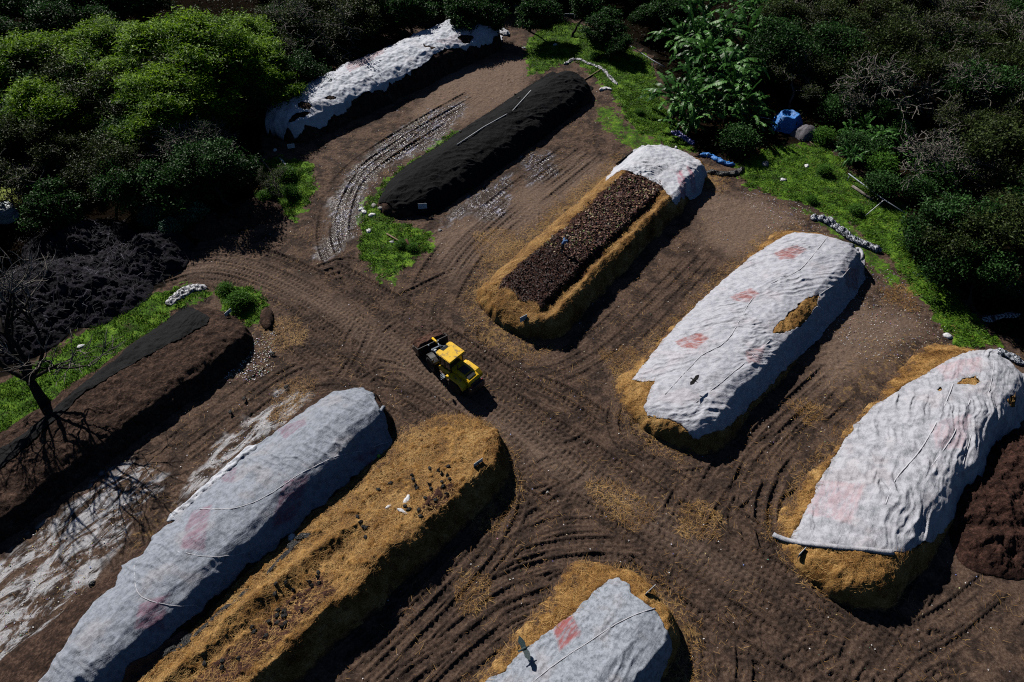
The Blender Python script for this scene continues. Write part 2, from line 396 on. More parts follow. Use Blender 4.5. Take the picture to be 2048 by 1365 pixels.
def clampP(q, P):
    c, s = AX(P['ang']); a, n = toAN(q[:, 0], q[:, 1], P['ang'])
    a = np.clip(a, P['a'][0]-.3, P['a'][1]+.4); n = np.clip(n, P['prof'][0][0]-.25, P['prof'][-1][0]+.15)
    x, y = toXY(a, n, P['ang']); return np.stack([x, y], 1)
for k, (pk, pts) in list(COV.items()):
    COV[k] = (pk, clampP(mpts(pts)[:, :2], PILES[pk]))
for k in HOLES: HOLES[k] = [mpts(h)[:, :2] for h in HOLES[k]]
def cover_sd(x, y, k):
    d = sdf_far(x, y, COV[k][1], 2.)
    for h in HOLES.get(k, []): d = np.maximum(d, -sdf_far(x, y, h, 1.5))
    return d

# ------------------------------------------------------------------ windrow meshes
PO = {}
def near_cover(x, y, pk):
    m = np.full(x.shape, 99.)
    for k, (p, _) in COV.items():
        if p == pk: m = np.minimum(m, cover_sd(x, y, k))
    return m
def pile_mesh(key, mat, label, st=.1, rough=.06, cat='windrow', fine=9.):
    P = PILES[key]; a0, a1 = P['a']; n0, n1 = P['prof'][0][0], P['prof'][-1][0]
    A = np.arange(a0-.9, a1+.9, st); Nn = np.arange(n0-.9, n1+.9, st)
    aa, nn = np.meshgrid(A, Nn); X, Y = toXY(aa, nn, P['ang'])
    x, y = X.ravel(), Y.ravel(); h = pile_h(x, y, P)
    rg = rough*(fbm(x, y, 1.8, 3, P['seed']+200)+.8*np.abs(gn(x*4.3, y*4.3, P['seed']+9)))
    z = gz(x, y)+np.where(h > .02, h+rg*sstep(0, .3, h), -.12)
    sd = near_cover(x, y, key); z = z-(.13+rough*.6)*(1-sstep(-.25, .05, sd))
    V = np.stack([x, y, z], 1); F = gridfaces(len(A), len(Nn))
    F = F[(h[F] > .02).any(1)][:, ::-1]; V, F, at = compact(V, F, {'bd': h, 'aa': aa.ravel(), 'nn': nn.ravel()})
    me = npmesh('windrow', V, F, True, at)
    o = link('windrow', me, mat); o['label'] = label; o['category'] = cat; o['group'] = 'long compost windrows across the yard'
    PO[key] = o; return o
# straw/soil material with a dark compost bed masked by an attribute
def bedmat(name):
    n = N(name); v = n.map((1, 2.4, 1), (0, 0, .7))
    a = n.noise(.55, 6, .68); b = n.noise(11, 6, .7, v, .6); f = n.math('ADD', n.math('MULTIPLY', a, .45), n.math('MULTIPLY', b, .55))
    straw = n.ramp(f, [(.38, (.025, .011, .004)), (.46, (.15, .068, .018)), (.54, (.38, .21, .068)), (.63, (.64, .43, .19))])  # dark end of the straw ramp: shaded gaps between tufts, painted in
    soil = n.ramp(b, [(.34, (.008, .004, .0035)), (.5, (.05, .023, .018)), (.66, (.14, .065, .05))])
    m = n.attr('bed'); m = n.math('ADD', m, n.math('MULTIPLY', n.math('SUBTRACT', n.noise(2.5, 5, .7), .5), .9))
    return n.done(n.mix(n.step(m, .38, .62), footmix(n, straw, b), soil), .95, n.bump(b, .07), .15)
M['bedstraw'] = bedmat('straw_and_soil')
pile_mesh('p1', M['soilpile'], 'farthest windrow of brown compost under a torn white sheet by the trees')
pile_mesh('p2', M['soilpile'], 'windrow wrapped in black shade net with a pipe on its crest')
p3 = pile_mesh('p3', M['bedstraw'], 'open straw-edged windrow with a dark bed and a worker standing on it', .08, .17)
pile_mesh('p6', M['straw'], 'straw windrow under the white cover with reddish patches', .08, .17)
pile_mesh('p7', M['straw'], 'widest straw windrow at the right edge under a wrinkled pale cover', .08, .2)
pile_mesh('p4', M['soilpile'], 'long windrow under the grey-white cover at the lower left')
p8 = pile_mesh('p8', M['bedstraw'], 'bare golden straw windrow with many black birds on it', .075, .27)
p5 = pile_mesh('p5', M['soilpile'], 'low brown windrow half covered by a strip of black net beside the grass', .085, .13)
pile_mesh('p10', M['straw'], 'straw windrow at the bottom centre under a pale cover with one pink square', .08, .17)
def setattr_(o, name, fn):
    me = o.data; c = np.zeros(len(me.vertices)*3, np.float32); me.vertices.foreach_get('co', c); c = c.reshape(-1, 3)
    at = me.attributes.new(name, 'FLOAT', 'POINT'); at.data.foreach_set('value', fn(c[:, 0].astype(float), c[:, 1].astype(float)).astype(np.float32))
def bed3(x, y):
    a, n = toAN(x, y, 53)
    n = n+.7*gn(x*.8, y*.8, 5)+.3*gn(x*2.5, y*2.5, 6); a = a+1.4*gn(x*.7, y*.7, 7)
    return sstep(-26.3, -25.6, n)*(1-sstep(-21.7, -21., n))*sstep(31.5, 32.9, a)
setattr_(p3, 'bed', bed3)
def bed8(x, y):
    a, n = toAN(x, y, 47)
    m1 = np.exp(-(((a-12.7)/1.9)**2+((n+18.3)/1.0)**2)*.9)
    m2 = sstep(-20.8, -20., n)*(1-sstep(-18.4, -17.6, n))*(1-sstep(4., 6.5, a))*.62
    m3 = sstep(-16.9, -16.2, n)*.5
    return np.maximum(np.maximum(m1*.75, m2), m3)
setattr_(p8, 'bed', bed8)
for k in ():
    pass
# dark mounds in the tree shade on the left, and the brown heap at the right edge
def mound_obj(L, mat, label, x0, x1, y0, y1, st=.09, nm='compost_heap', one=None):
    xs = np.arange(x0, x1, st); ys = np.arange(y0, y1, st); X, Y = np.meshgrid(xs, ys); x, y = X.ravel(), Y.ravel()
    h = mound_h(x, y, L); z = gz(x, y)+np.where(h > .01, h+(.34*fbm(x, y, 1.3, 5, 77, .6)+.1*np.abs(gn(x*5, y*5, 4))+.08*gn(x*8, y*8, 5))*sstep(0, .5, h), -.1)
    F = gridfaces(len(xs), len(ys)); F = F[(h[F] > .01).any(1)]
    V, F, _ = compact(np.stack([x, y, z], 1), F)
    o = link(nm, npmesh(nm, V, F), mat); o['label'] = label; o['category'] = 'compost heap'; return o
ML = ['dark mound with a pale streaked peak beside the bend of the track', 'dark mound behind the bare tree in the shade', 'broad dark mound nearest the left edge', 'dark mound below the round white tank', ]
def onemound(mi, label, mat, L=MOUNDS, nm='compost_heap'):
    P = [L[i] for i in mi]; cs = [G(p[0][0], p[0][1], p[3]*.6) for p in P]; R = max(max(p[1], p[2]) for p in P)+1.2
    mound_obj(P, mat, label, min(c[0] for c in cs)-R, max(c[0] for c in cs)+R, min(c[1] for c in cs)-R, max(c[1] for c in cs)+R, nm=nm)
onemound([0, 1], 'twin-peaked dark mound beside the left bend of the dirt track', M['graymound'])
onemound([2], 'wide dark mound behind the bare tree', M['graymound'])
onemound([3], 'dark mound cut by the left edge above the grass strip', M['graymound'])
onemound([4], 'dark grey mound below the round white tank', M['graymound'])
onemound([5, 6], 'low shaded heap of brown soil under the trees left of the muddy track', M['soilpile'])
onemound([0, 1, 2], 'crumbly dark brown compost heap cut by the right edge', M['compost'], HEAP)

# ------------------------------------------------------------------ cover cloths
def covermat(name, base, dark, pink=(.3, .09, .09), ang=0., mott=.5, mscale=1.3, wr=3.6, bd=.13, tr=.0):
    n = N(name); v = n.map((.22, 1, 1), (0, 0, ang)); v2 = n.map((.35, 1, 1), (0, 0, ang+.9))
    w1 = n.noise(wr, 5, .6, v, .8); w2 = n.noise(wr*2., 4, .6, v2, .6); m = n.noise(mscale, 6, .62); w3 = n.noise(24., 3)
    f = n.math('ADD', n.math('MULTIPLY', m, .7), n.math('MULTIPLY', n.noise(13., 3, .6), .3))
    c = n.ramp(f, [(.38, dark), (.56, base)])
    sp = n.step(n.noise(26., 2), .68, .76); c = n.mix(n.math('MULTIPLY', sp, .4), c, (.62, .62, .63))
    warm = n.step(n.noise(.45, 3), .5, .68); c = n.mix(n.math('MULTIPLY', warm, .12), c, (.55, .4, .34))
    pk = n.math('MULTIPLY', n.attr('pink'), n.math('ADD', .2, n.math('MULTIPLY', n.step(n.noise(3.4, 6, .75, v), .38, .58), .75)))
    c = n.mix(pk, c, pink)
    nb = n.bump(n.math('ADD', n.math('ADD', n.math('MULTIPLY', w1, .5), n.math('MULTIPLY', w2, .35)), n.math('MULTIPLY', w3, .15)), bd)
    return n.done(c, .75, nb, .25)
def cover(key, name, mat, label, st=.062, off=.06, wr=(.05, .5, 3., 0.), lum=.05, pink=(), cat='cover', grp=None, edge=.05, extra=None):
    pk, poly = COV[key]; P = PILES[pk]
    x0, y0 = poly.min(0)-.3; x1, y1 = poly.max(0)+.3
    xs = np.arange(x0, x1, st); ys = np.arange(y0, y1, st); X, Y = np.meshgrid(xs, ys); x, y = X.ravel(), Y.ravel()
    # jitter the outline a little so edges hang unevenly
    jx = x+edge*2.*gn(x*1.1, y*1.1, 301)+.09*gn(x*3.7, y*3.7, 303); jy = y+edge*2.*gn(x*1.1, y*1.1, 302)+.09*gn(x*3.7, y*3.7, 304)
    sd = cover_sd(jx, jy, key)
    F = gridfaces(len(xs), len(ys)); cen = sd[F].mean(1); F = F[cen < 0]
    # pull rim vertices onto the outline
    cnt = np.bincount(F.ravel(), minlength=len(x)); rim = (cnt > 0) & (cnt < 4)
    gx = (cover_sd(jx[rim]+.01, jy[rim], key)-cover_sd(jx[rim]-.01, jy[rim], key))/.02
    gy = (cover_sd(jx[rim], jy[rim]+.01, key)-cover_sd(jx[rim], jy[rim]-.01, key))/.02
    mv = np.clip(sd[rim], -st, st)
    x = x.copy(); y = y.copy(); x[rim] -= gx*mv; y[rim] -= gy*mv
    h = HT(x, y, [pk])
    amp, f1, st1, ang = wr; c, s = math.cos(ang), math.sin(ang); u = x*c+y*s; v = -x*s+y*c
    uu = u/st1+.5*gn(x*.25, y*.25, 5)*3; 
    vv = v+.55*gn(x*.45, y*.45, 8)+.16*gn(x*1.5, y*1.5, 18)
    fold = np.clip(1-3.2*np.abs(gn(uu*f1*.55, vv*f1, P['seed']+400)), 0, 1)**1.6+.55*np.clip(1-3.4*np.abs(gn(uu*f1*1.1+9, vv*f1*1.9, P['seed']+410)), 0, 1)**1.5
    w = amp*fold*(.25+.75*sstep(-.15, .35, gn(x*.3, y*.3, P['seed']+33)))
    w = w+lum*(fbm(x, y, 1.3, 3, P['seed']+500))+lum*.5*gn(x*4, y*4, 3)
    e = sstep(0, .5, -cover_sd(x, y, key))
    z = h+off*(.35+.65*e)+w*(.35+.65*e)+(.04*gn(x*2.6, y*2.6, 12)+.02)*(1-e)
    z = np.maximum(z, gz(x, y)+.02)
    if extra: z = extra(x, y, z)
    pinkv = np.zeros(x.shape)
    for (pp, val) in pink:
        q = mpts(pp)[:, :2]; d = sdf_far(x, y, q, 2.)
        pinkv = np.maximum(pinkv, val*(1-sstep(-.12, .12, d+.1*gn(x*3, y*3, 44))))
    V, F2, at = compact(np.stack([x, y, z], 1), F, {'pink': pinkv})
    me = npmesh(name, V, F2, True, at)
    o = link(name, me, mat); o['label'] = label; o['category'] = cat
    if grp: o['group'] = grp
    sm = o.modifiers.new('t', 'SOLIDIFY'); sm.thickness = .012; sm.offset = 1
    return o
def rope(pts, r, mat, parent, name='seam', lift=.1, marched=True):
    q = mpts(pts) if marched else np.array(pts)
    cur = catmull(q, .25); cur[:, 2] = HT(cur[:, 0], cur[:, 1])+lift if marched else cur[:, 2]
    cur = cur+np.stack([.03*gn(cur[:, 0]*3, cur[:, 1]*3, 1), .03*gn(cur[:, 0]*3, cur[:, 1]*3, 2), 0*cur[:, 0]], 1)
    return MB().tube([tuple(p) for p in cur], r, 6).build(name, mat, parent)
M['cv1'] = covermat('white_sheet', (.6, .63, .7), (.4, .43, .5), ang=rad(46), wr=2.6, bd=.09)
M['cv3'] = covermat('white_fleece', (.56, .58, .64), (.42, .44, .5), (.4, .1, .15), ang=rad(100), wr=3.4, bd=.12)
M['cv6'] = covermat('white_fleece_red_patches', (.48, .49, .55), (.32, .33, .38), (.3, .1, .09), ang=rad(150), mscale=2.2, bd=.09)
M['cv7'] = covermat('pale_mottled_fleece', (.46, .47, .52), (.25, .26, .3), (.5, .3, .33), ang=rad(55), mscale=1.7, bd=.1)
M['cv4'] = covermat('grey_white_fleece', (.29, .32, .38), (.17, .19, .23), (.2, .05, .1), ang=rad(40), mscale=3.2, bd=.09)
M['cv10'] = covermat('thin_pale_fleece', (.33, .36, .42), (.15, .17, .2), (.28, .075, .075), ang=rad(50), mscale=3.5, bd=.07)
M['net'] = lumpy('black_shade_net', [(.35, (.0035, .0038, .0048)), (.55, (.009, .0095, .0115)), (.72, (.028, .03, .034))], 1.2, 12., .1, .85, spec=.12)
M['net5'] = lumpy('grey_shade_net', [(.35, (.005, .0052, .006)), (.55, (.013, .013, .015)), (.72, (.034, .033, .035))], 1.5, 10., .1, .85, spec=.12)
M['seam'] = simple('pale_cord', (.55, .55, .6), .7, .1)
def scal1(x, y, z):
    return z+.16*np.abs(np.sin((toAN(x, y, 46.5)[0])*.8))*sstep(-64.5, -62.5, toAN(x, y, 46.5)[1])
G_C = 'fleece covers spread over the windrows'
c1 = cover('c1', 'cover_sheet', M['cv1'], 'torn white sheet with brown holes on the farthest windrow', wr=(.14, .9, 3.5, rad(-45)), lum=.03, edge=.14, grp=G_C, extra=scal1,
           pink=[([(690, 135), (720, 112), (760, 96), (770, 105), (740, 125), (700, 148)], .6), ([(865, 85), (940, 60), (965, 75), (900, 95)], .3)])
c2 = cover('c2', 'shade_net', M['net'], 'black shade net stretched over the pointed windrow', wr=(.12, 1., 3., rad(20)), lum=.05, cat='shade net')
c3 = cover('c3', 'cover_sheet', M['cv3'], 'bunched white fleece with pink streaks over one end of the open windrow', wr=(.17, 1.6, 3., rad(-35)), lum=.03, edge=.12, grp=G_C,
           pink=[([(1352, 345), (1362, 342), (1372, 395), (1360, 398)], .8), ([(1372, 335), (1382, 342), (1392, 385), (1380, 380)], .7)])
c6 = cover('c6', 'cover_sheet', M['cv6'], 'white fleece cover with square reddish patches and one long tear', wr=(.105, 1.7, 4., rad(8)), lum=.03, edge=.1, grp=G_C,
           pink=[([(1548, 508), (1590, 492), (1612, 502), (1585, 520), (1560, 522)], .9), ([(1460, 595), (1500, 578), (1518, 590), (1498, 606), (1470, 604)], .9), ([(1350, 685), (1395, 668), (1418, 678), (1392, 698), (1362, 696)], 1.), ([(1690, 540), (1720, 530), (1715, 580), (1690, 570)], .7), ([(1490, 705), (1530, 690), (1520, 730), (1495, 730)], .6)])
c7 = cover('c7', 'cover_sheet', M['cv7'], 'largest pale cover, strongly wrinkled, with a rolled front hem at the right edge', wr=(.19, 1.2, 8., rad(60)), lum=.05, edge=.1, grp=G_C,
           pink=[([(1640, 960), (1730, 970), (1700, 1050), (1610, 1030)], .45), ([(1860, 850), (1940, 830), (1930, 900), (1870, 900)], .4), ([(1870, 735), (1960, 715), (1960, 745), (1890, 765)], .4)])
c4 = cover('c4', 'cover_sheet', M['cv4'], 'long grey fleece with faded purple bands at the lower left', wr=(.1, 1.5, 4., rad(-38)), lum=.035, edge=.13, grp=G_C,
           pink=[([(385, 1025), (425, 1010), (410, 1105), (362, 1100)], .55), ([(555, 860), (610, 838), (612, 850), (570, 880)], .5), ([(440, 945), (475, 935), (470, 965), (445, 965)], .6), ([(570, 965), (620, 950), (590, 1040), (545, 1060)], .7), ([(280, 1210), (340, 1190), (330, 1260), (270, 1260)], .7), ([(700, 920), (760, 890), (740, 930)], .6)])
c10 = cover('c10', 'cover_sheet', M['cv10'], 'thin pale cover with one pink square at the bottom centre', wr=(.07, 1.5, 5., rad(52)), lum=.02, edge=.08, grp=G_C,
            pink=[([(1103, 1250), (1145, 1232), (1162, 1268), (1120, 1302)], 1.)])
c5 = cover('c5', 'shade_net', M['net5'], 'narrow strip of dark net along the crest of the low windrow', wr=(.09, 1.3, 3., rad(80)), lum=.04, cat='shade net', off=.1)
rope([(1655, 476), (1600, 540), (1540, 570), (1500, 605), (1455, 680), (1400, 715), (1330, 790)], .035, M['seam'], c6)
rope([(1716, 515), (1680, 560), (1640, 590)], .03, M['seam'], c6)
rope([(1540, 682), (1480, 735), (1400, 800), (1392, 805)], .03, M['seam'], c6)
rope([(1985, 716), (1975, 790), (1945, 860), (1925, 930)], .025, M['seam'], c7)
rope([(1905, 770), (1880, 830), (1840, 900), (1790, 960), (1770, 1010)], .045, M['seam'], c7)
rope([(1940, 800), (1900, 880), (1850, 950)], .04, M['seam'], c7)
rope([(1545, 1070), (1580, 1084), (1640, 1092), (1700, 1098), (1750, 1103), (1785, 1106)], .17, M['cv7'], c7, 'hem', .1)
rope([(780, 885), (720, 905), (660, 920), (600, 950), (540, 990), (470, 1018), (400, 1020)], .03, M['seam'], c4)
rope([(310, 1085), (360, 1105), (430, 1115), (500, 1105)], .025, M['seam'], c4)
rope([(270, 1130), (280, 1190), (340, 1212), (395, 1212)], .025, M['seam'], c4)
rope([(1310, 1218), (1240, 1245), (1170, 1290), (1110, 1330), (1060, 1370)], .03, M['seam'], c10)
rope([(728, 790), (745, 800), (760, 825), (768, 815)], .14, M['cv4'], c4, 'hem', .05)
rope([(1700, 492), (1714, 500), (1722, 516), (1712, 510)], .2, M['cv6'], c6, 'hem', .08)
# ------------------------------------------------------------------ ground sheet
def coords(lo, hi, st, far, growth=1.12):
    core = np.arange(lo, hi, st); up_ = []; dn = []; s = st; p = core[-1]
    while p < far[1]: s = min(s*growth, 60.); p += s; up_.append(p)
    s = st; p = core[0]
    while p > far[0]: s = min(s*growth, 60.); p -= s; dn.append(p)
    return np.array(dn[::-1]), core, np.array(up_)
ST = .085
xd, xc, xu = coords(-36, 44, ST, (-900, 900)); yd, yc, yu = coords(10., 80, ST, (-200, 1500), 1.018)
H = np.zeros((len(yc), len(xc))); TM = np.zeros_like(H)   # track relief and track mask
def stamp(path, off=0., w=.26, depth=.055, lug=.02, period=.4, fade=1., seed=0):
    cur = catmull(path, .05); d = np.gradient(cur, axis=0); L = np.hypot(d[:, 0], d[:, 1]); t = d/L[:, None]; nrm = np.stack([t[:, 1], -t[:, 0]], 1)
    s = np.cumsum(L)
    o = off+.12*gn(s*.15, s*0+seed, 17+seed)
    cur = cur+nrm*o[:, None]
    lat = np.arange(-w-.16, w+.161, .04)
    X = cur[:, 0][:, None]+nrm[:, 0][:, None]*lat; Y = cur[:, 1][:, None]+nrm[:, 1][:, None]*lat
    ss = s[:, None]+0*lat; al = np.abs(lat)[None]+0*ss
    inn = 1-sstep(w-.05, w+.02, al)
    lugs = lug*np.sign(np.sin(2*math.pi*(ss/period)+al*9))*.8
    berm = depth*1.1*np.exp(-((al-w-.06)/.06)**2)*(.5+1.1*np.abs(gn(ss*1.3, al*0+seed*3.1, seed)))
    hh = (inn*(-depth+lugs)+berm*1.25*(.35+1.3*np.abs(gn(ss*.5, al*0+seed*1.9, seed+5))))*2.1
    vis = fade*sstep(-.3, .3, gn(ss*.16, ss*0+seed*1.7, 40+seed)+.12)*sstep(0, 2., ss)*sstep(0, 2., s[-1]-ss)
    i = np.round((X-xc[0])/ST).astype(int); j = np.round((Y-yc[0])/ST).astype(int)
    ok = (i >= 0) & (i < len(xc)) & (j >= 0) & (j < len(yc))
    i, j, hh, vis = i[ok], j[ok], hh[ok], vis[ok]
    H[j, i] = H[j, i]*(1-vis)+hh*vis; TM[j, i] = np.maximum(TM[j, i], vis)
def lane(pts, offs, **kw):
    p = Gp(pts)
    for o in offs:
        stamp(p, o-.85, seed=RD.randint(0, 99), **kw); stamp(p, o+.85, seed=RD.randint(0, 99), **kw)
ROAD = [(300, 548), (380, 522), (460, 520), (560, 550), (680, 615), (800, 695), (960, 800), (1100, 895), (1250, 995), (1450, 1130), (1640, 1250), (1840, 1400)]
lane([(1130, 1150), (1000, 1250), (800, 1400)], [-2.2, -1.3, -.4, .5, 1.4, 2.4], depth=.055)
lane([(690, 1365), (860, 1220), (1010, 1110), (1140, 1060), (1300, 1080), (1450, 1160), (1600, 1270)], [-2.4, -1.4, -.4, .8, 1.8], depth=.06)
lane([(760, 1390), (900, 1250), (1040, 1160), (1200, 1130), (1340, 1160), (1400, 1260), (1430, 1400)], [-.8, .3, 1.2], depth=.06)
lane([(700, 1350), (850, 1200), (980, 1060), (1080, 990), (1180, 940)], [-1.2, 0, 1.], depth=.05)
lane([(1180, 900), (1300, 940), (1430, 930), (1540, 850), (1650, 740)], [-1.4, -.2, 1.], depth=.04, fade=.7)
lane([(1220, 960), (1400, 1010), (1500, 960), (1580, 870), (1700, 760)], [-1., .4], depth=.055)
lane([(1560, 940), (1530, 1010), (1540, 1090), (1600, 1170), (1740, 1270), (1950, 1370)], [-1.1, -.3, .5, 1.3], depth=.07)
lane([(1900, 1120), (1830, 1250), (1700, 1320), (1560, 1400)], [-1., .6], depth=.05)
lane([(2040, 1180), (1900, 1290), (1700, 1380)], [-.6, .8], depth=.04)
lane([(960, 700), (990, 740), (1080, 755), (1180, 715), (1290, 620), (1420, 490)], [-.8, .2, 1.], depth=.04, fade=.6)
lane([(930, 640), (930, 690), (990, 750), (1110, 800), (1230, 880)], [-.5, .5], depth=.07)
lane([(1240, 800), (1230, 850), (1260, 900), (1340, 940)], [-.5, .4], depth=.07)
lane([(600, 660), (680, 720), (760, 770), (880, 830), (1000, 900), (1040, 960)], [-.4, .6], depth=.05)
lane([(820, 760), (720, 730), (600, 740), (480, 820), (330, 930)], [-1.4, -.3, .8], depth=.045, fade=.75)
lane([(560, 600), (600, 680), (700, 740), (850, 770)], [-.6, .4], depth=.06)
lane([(790, 690), (740, 600), (690, 530), (670, 450), (710, 350), (820, 270), (960, 190)], [-.6, .7], depth=.06, fade=.8)
lane([(620, 560), (700, 540), (730, 600), (800, 680)], [-.5, .4], depth=.06)
lane([(860, 700), (870, 600), (930, 500), (1040, 400), (1180, 290)], [-1.3, 0, 1.2], depth=.03)
lane([(1000, 900), (1010, 980), (980, 1060), (900, 1160), (760, 1300)], [-.4, .5], depth=.06)
lane([(1380, 1180), (1440, 1240), (1460, 1320), (1450, 1400)], [-.6, .3, 1.2], depth=.06)
lane(ROAD, [-1.9, -.7, .5, 1.7], depth=.035, lug=.02)
lane(ROAD, [-2.9, 2.9], depth=.06)
for _ in range(56):    # short curved scrapes where the machine turned
    cx, cy = RD.choice([(1150, 1100), (1000, 1200), (1450, 960), (1560, 1080), (700, 760), (640, 720), (1250, 930), (900, 1250), (1750, 1300), (1600, 930), (1050, 1050), (780, 1330), (1200, 760), (880, 620)])
    cx += RD.uniform(-120, 120); cy += RD.uniform(-60, 60); a = RD.uniform(.3, 1.3); l = RD.uniform(40, 110)
    stamp(Gp([(cx-l*math.cos(a), cy+l*math.sin(a)*.8), (cx+RD.uniform(-15, 15), cy+RD.uniform(-12, 12)), (cx+l*math.cos(a), cy-l*math.sin(a)*.7)]), 0, depth=RD.uniform(.03, .065), fade=.8, seed=RD.randint(0, 99))
X1 = np.concatenate([xd, xc, xu]); Y1 = np.concatenate([yd, yc, yu])
XX, YY = np.meshgrid(X1, Y1); x, y = XX.ravel(), YY.ravel()
print('ground verts', len(x))
Hf = np.zeros(XX.shape); Tf = np.zeros(XX.shape)
Hf[len(yd):len(yd)+len(yc), len(xd):len(xd)+len(xc)] = H; Tf[len(yd):len(yd)+len(yc), len(xd):len(xd)+len(xc)] = TM
Hf = Hf.ravel(); Tf = Tf.ravel()
nb = .5*gn(x*.9, y*.9, 501)+.35*gn(x*2.4, y*2.4, 502)+.2*gn(x*.3, y*.3, 503)
def mask(polys, soft=.5, amp=1.2, val=1.):
    m = np.zeros(x.shape)
    for p in polys:
        q = Gp(p); d = sdf_far(x, y, q, 3.)
        m = np.maximum(m, val*(1-sstep(-soft, soft, d+amp*nb)))
    return m
GRASS = [[(0, 770), (60, 735), (130, 690), (200, 645), (300, 590), (380, 570), (425, 590), (350, 620), (300, 680), (200, 760), (120, 830), (60, 870), (-30, 900), (-60, 800)],
         [(430, 580), (500, 572), (532, 600), (528, 640), (490, 652), (450, 622)],
         [(722, 430), (740, 395), (790, 345), (850, 308), (905, 262), (915, 266), (860, 318), (800, 370), (765, 410), (780, 440), (860, 470), (862, 500), (800, 540), (760, 562), (722, 510)],
         [(1050, 90), (1100, 35), (1200, 60), (1300, 120), (1340, 250), (1280, 270), (1215, 180), (1150, 120), (1060, 150)],
         [(1238, 190), (1290, 180), (1350, 240), (1395, 305), (1330, 292), (1250, 240)],
         [(1470, 330), (1540, 295), (1650, 290), (1710, 350), (1810, 410), (1850, 510), (1910, 590), (2000, 690), (1920, 700), (1850, 610), (1780, 520), (1700, 445), (1600, 405), (1490, 372)],
         [(520, 330), (560, 315), (622, 330), (632, 380), (592, 445), (540, 400)]]
GRASS_THIN = [[(850, 845), (930, 850), (930, 895), (870, 880)], [(1250, 240), (1330, 290), (1380, 320), (1290, 330), (1230, 280)], [(760, 540), (820, 520), (790, 580)], [(1180, 190), (1250, 230), (1280, 290), (1200, 260)], [(1560, 400), (1700, 440), (1780, 520), (1840, 600), (1760, 560), (1640, 450)]]
LAWN = [[(190, 195), (255, 205), (245, 275), (175, 305)], [(-20, 340), (42, 345), (34, 400), (-20, 415)], [(250, 180), (330, 190), (300, 240)]]
STRAW = [[(930, 600), (960, 540), (1100, 420), (1240, 310), (1240, 350), (1100, 470), (990, 570), (1000, 650), (1090, 700), (1060, 720), (960, 680)],
         [(1235, 765), (1350, 640), (1500, 500), (1590, 455), (1560, 490), (1400, 640), (1280, 780), (1290, 850), (1380, 900), (1340, 910), (1260, 850)],
         [(1540, 1070), (1560, 1010), (1650, 900), (1700, 850), (1700, 900), (1590, 1090), (1680, 1180), (1690, 1200), (1600, 1140)],
         [(870, 840), (960, 850), (1010, 900), (1030, 970), (1000, 1050), (960, 1050), (960, 940), (860, 880)],
         [(1150, 1220), (1200, 1150), (1270, 1145), (1350, 1190), (1385, 1260), (1390, 1400), (1340, 1400), (1340, 1280), (1250, 1160), (1100, 1280), (980, 1370), (940, 1370)],
         [(700, 1000), (780, 880), (860, 850), (800, 960), (380, 1330), (250, 1400), (480, 1180)],
         [(1170, 365), (1090, 440), (1100, 460), (1210, 370)], [(1390, 330), (1450, 350), (1440, 380), (1400, 380)]]
STRAW_THIN = [[(1690, 700), (1800, 650), (1900, 690), (1900, 720), (1780, 790), (1650, 860), (1600, 840)], [(1500, 440), (1600, 460), (1700, 480), (1500, 560), (1400, 620)], [(1180, 940), (1400, 1000), (1500, 1100), (1300, 1040)], [(250, 1000), (420, 960), (300, 1180), (200, 1200)]]
STRAW_SPOT = [[(965, 480), (1000, 470), (1025, 490), (1010, 515), (975, 515)], [(1375, 1035), (1400, 1025), (1425, 1045), (1410, 1062), (1380, 1058)], [(1200, 985), (1260, 1000), (1285, 1025), (1260, 1040), (1230, 1015)], [(1600, 820), (1620, 818), (1618, 832)], [(1780, 590), (1810, 580), (1810, 610)], [(535, 655), (575, 650), (590, 680), (560, 690)], [(1215, 715), (1250, 710), (1240, 735)], [(930, 1180), (950, 1175), (945, 1200)], [(580, 780), (610, 770), (600, 800), (560, 830)]]
LIME = [[(350, 1005), (430, 895), (560, 785), (612, 788), (600, 835), (520, 885), (400, 965)], [(-20, 1150), (150, 1000), (260, 920), (330, 950), (240, 1080), (150, 1210), (60, 1300), (-20, 1350)]]
WET = [[(622, 510), (655, 470), (660, 400), (710, 335), (780, 272), (850, 230), (930, 196), (935, 215), (880, 285), (790, 325), (730, 370), (705, 480), (650, 520)], [(935, 395), (1020, 392), (1015, 440), (950, 440)], [(1040, 310), (1100, 300), (1120, 345), (1060, 370)], [(1025, 345), (900, 420), (880, 460), (1010, 390)]]
PALE = [[(320, 540), (460, 505), (600, 560), (760, 650), (980, 790), (1250, 980), (1500, 1150), (1440, 1160), (1200, 1000), (1000, 880), (780, 730), (640, 620), (480, 555)], [(1400, 380), (1530, 400), (1600, 440), (1480, 520), (1400, 480)], [(850, 480), (1000, 400), (1150, 300), (1230, 330), (1000, 500), (900, 560)], [(1700, 600), (1850, 640), (1700, 760), (1600, 800)], [(900, 140), (1060, 110), (1050, 190), (900, 260), (820, 230)]]
FOREST = [(-400, -60), (2500, -60), (2500, 720), (2048, 700), (1990, 660), (1900, 560), (1830, 460), (1800, 400), (1700, 330), (1660, 280), (1560, 300), (1480, 330), (1400, 310), (1345, 230), (1300, 110), (1200, 50), (1100, 20), (960, 10), (840, 30), (680, 110), (530, 200), (520, 300), (540, 400), (520, 450), (330, 500), (335, 540), (330, 575), (200, 635), (0, 760), (-400, 900)]
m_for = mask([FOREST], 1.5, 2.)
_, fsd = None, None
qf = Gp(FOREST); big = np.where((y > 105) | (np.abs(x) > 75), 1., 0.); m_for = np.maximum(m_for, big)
m_grass = np.maximum(mask(GRASS, .7, 2.2), mask(GRASS_THIN, 1., 2.5, .6)); m_lawn = mask(LAWN, .8, 2.)
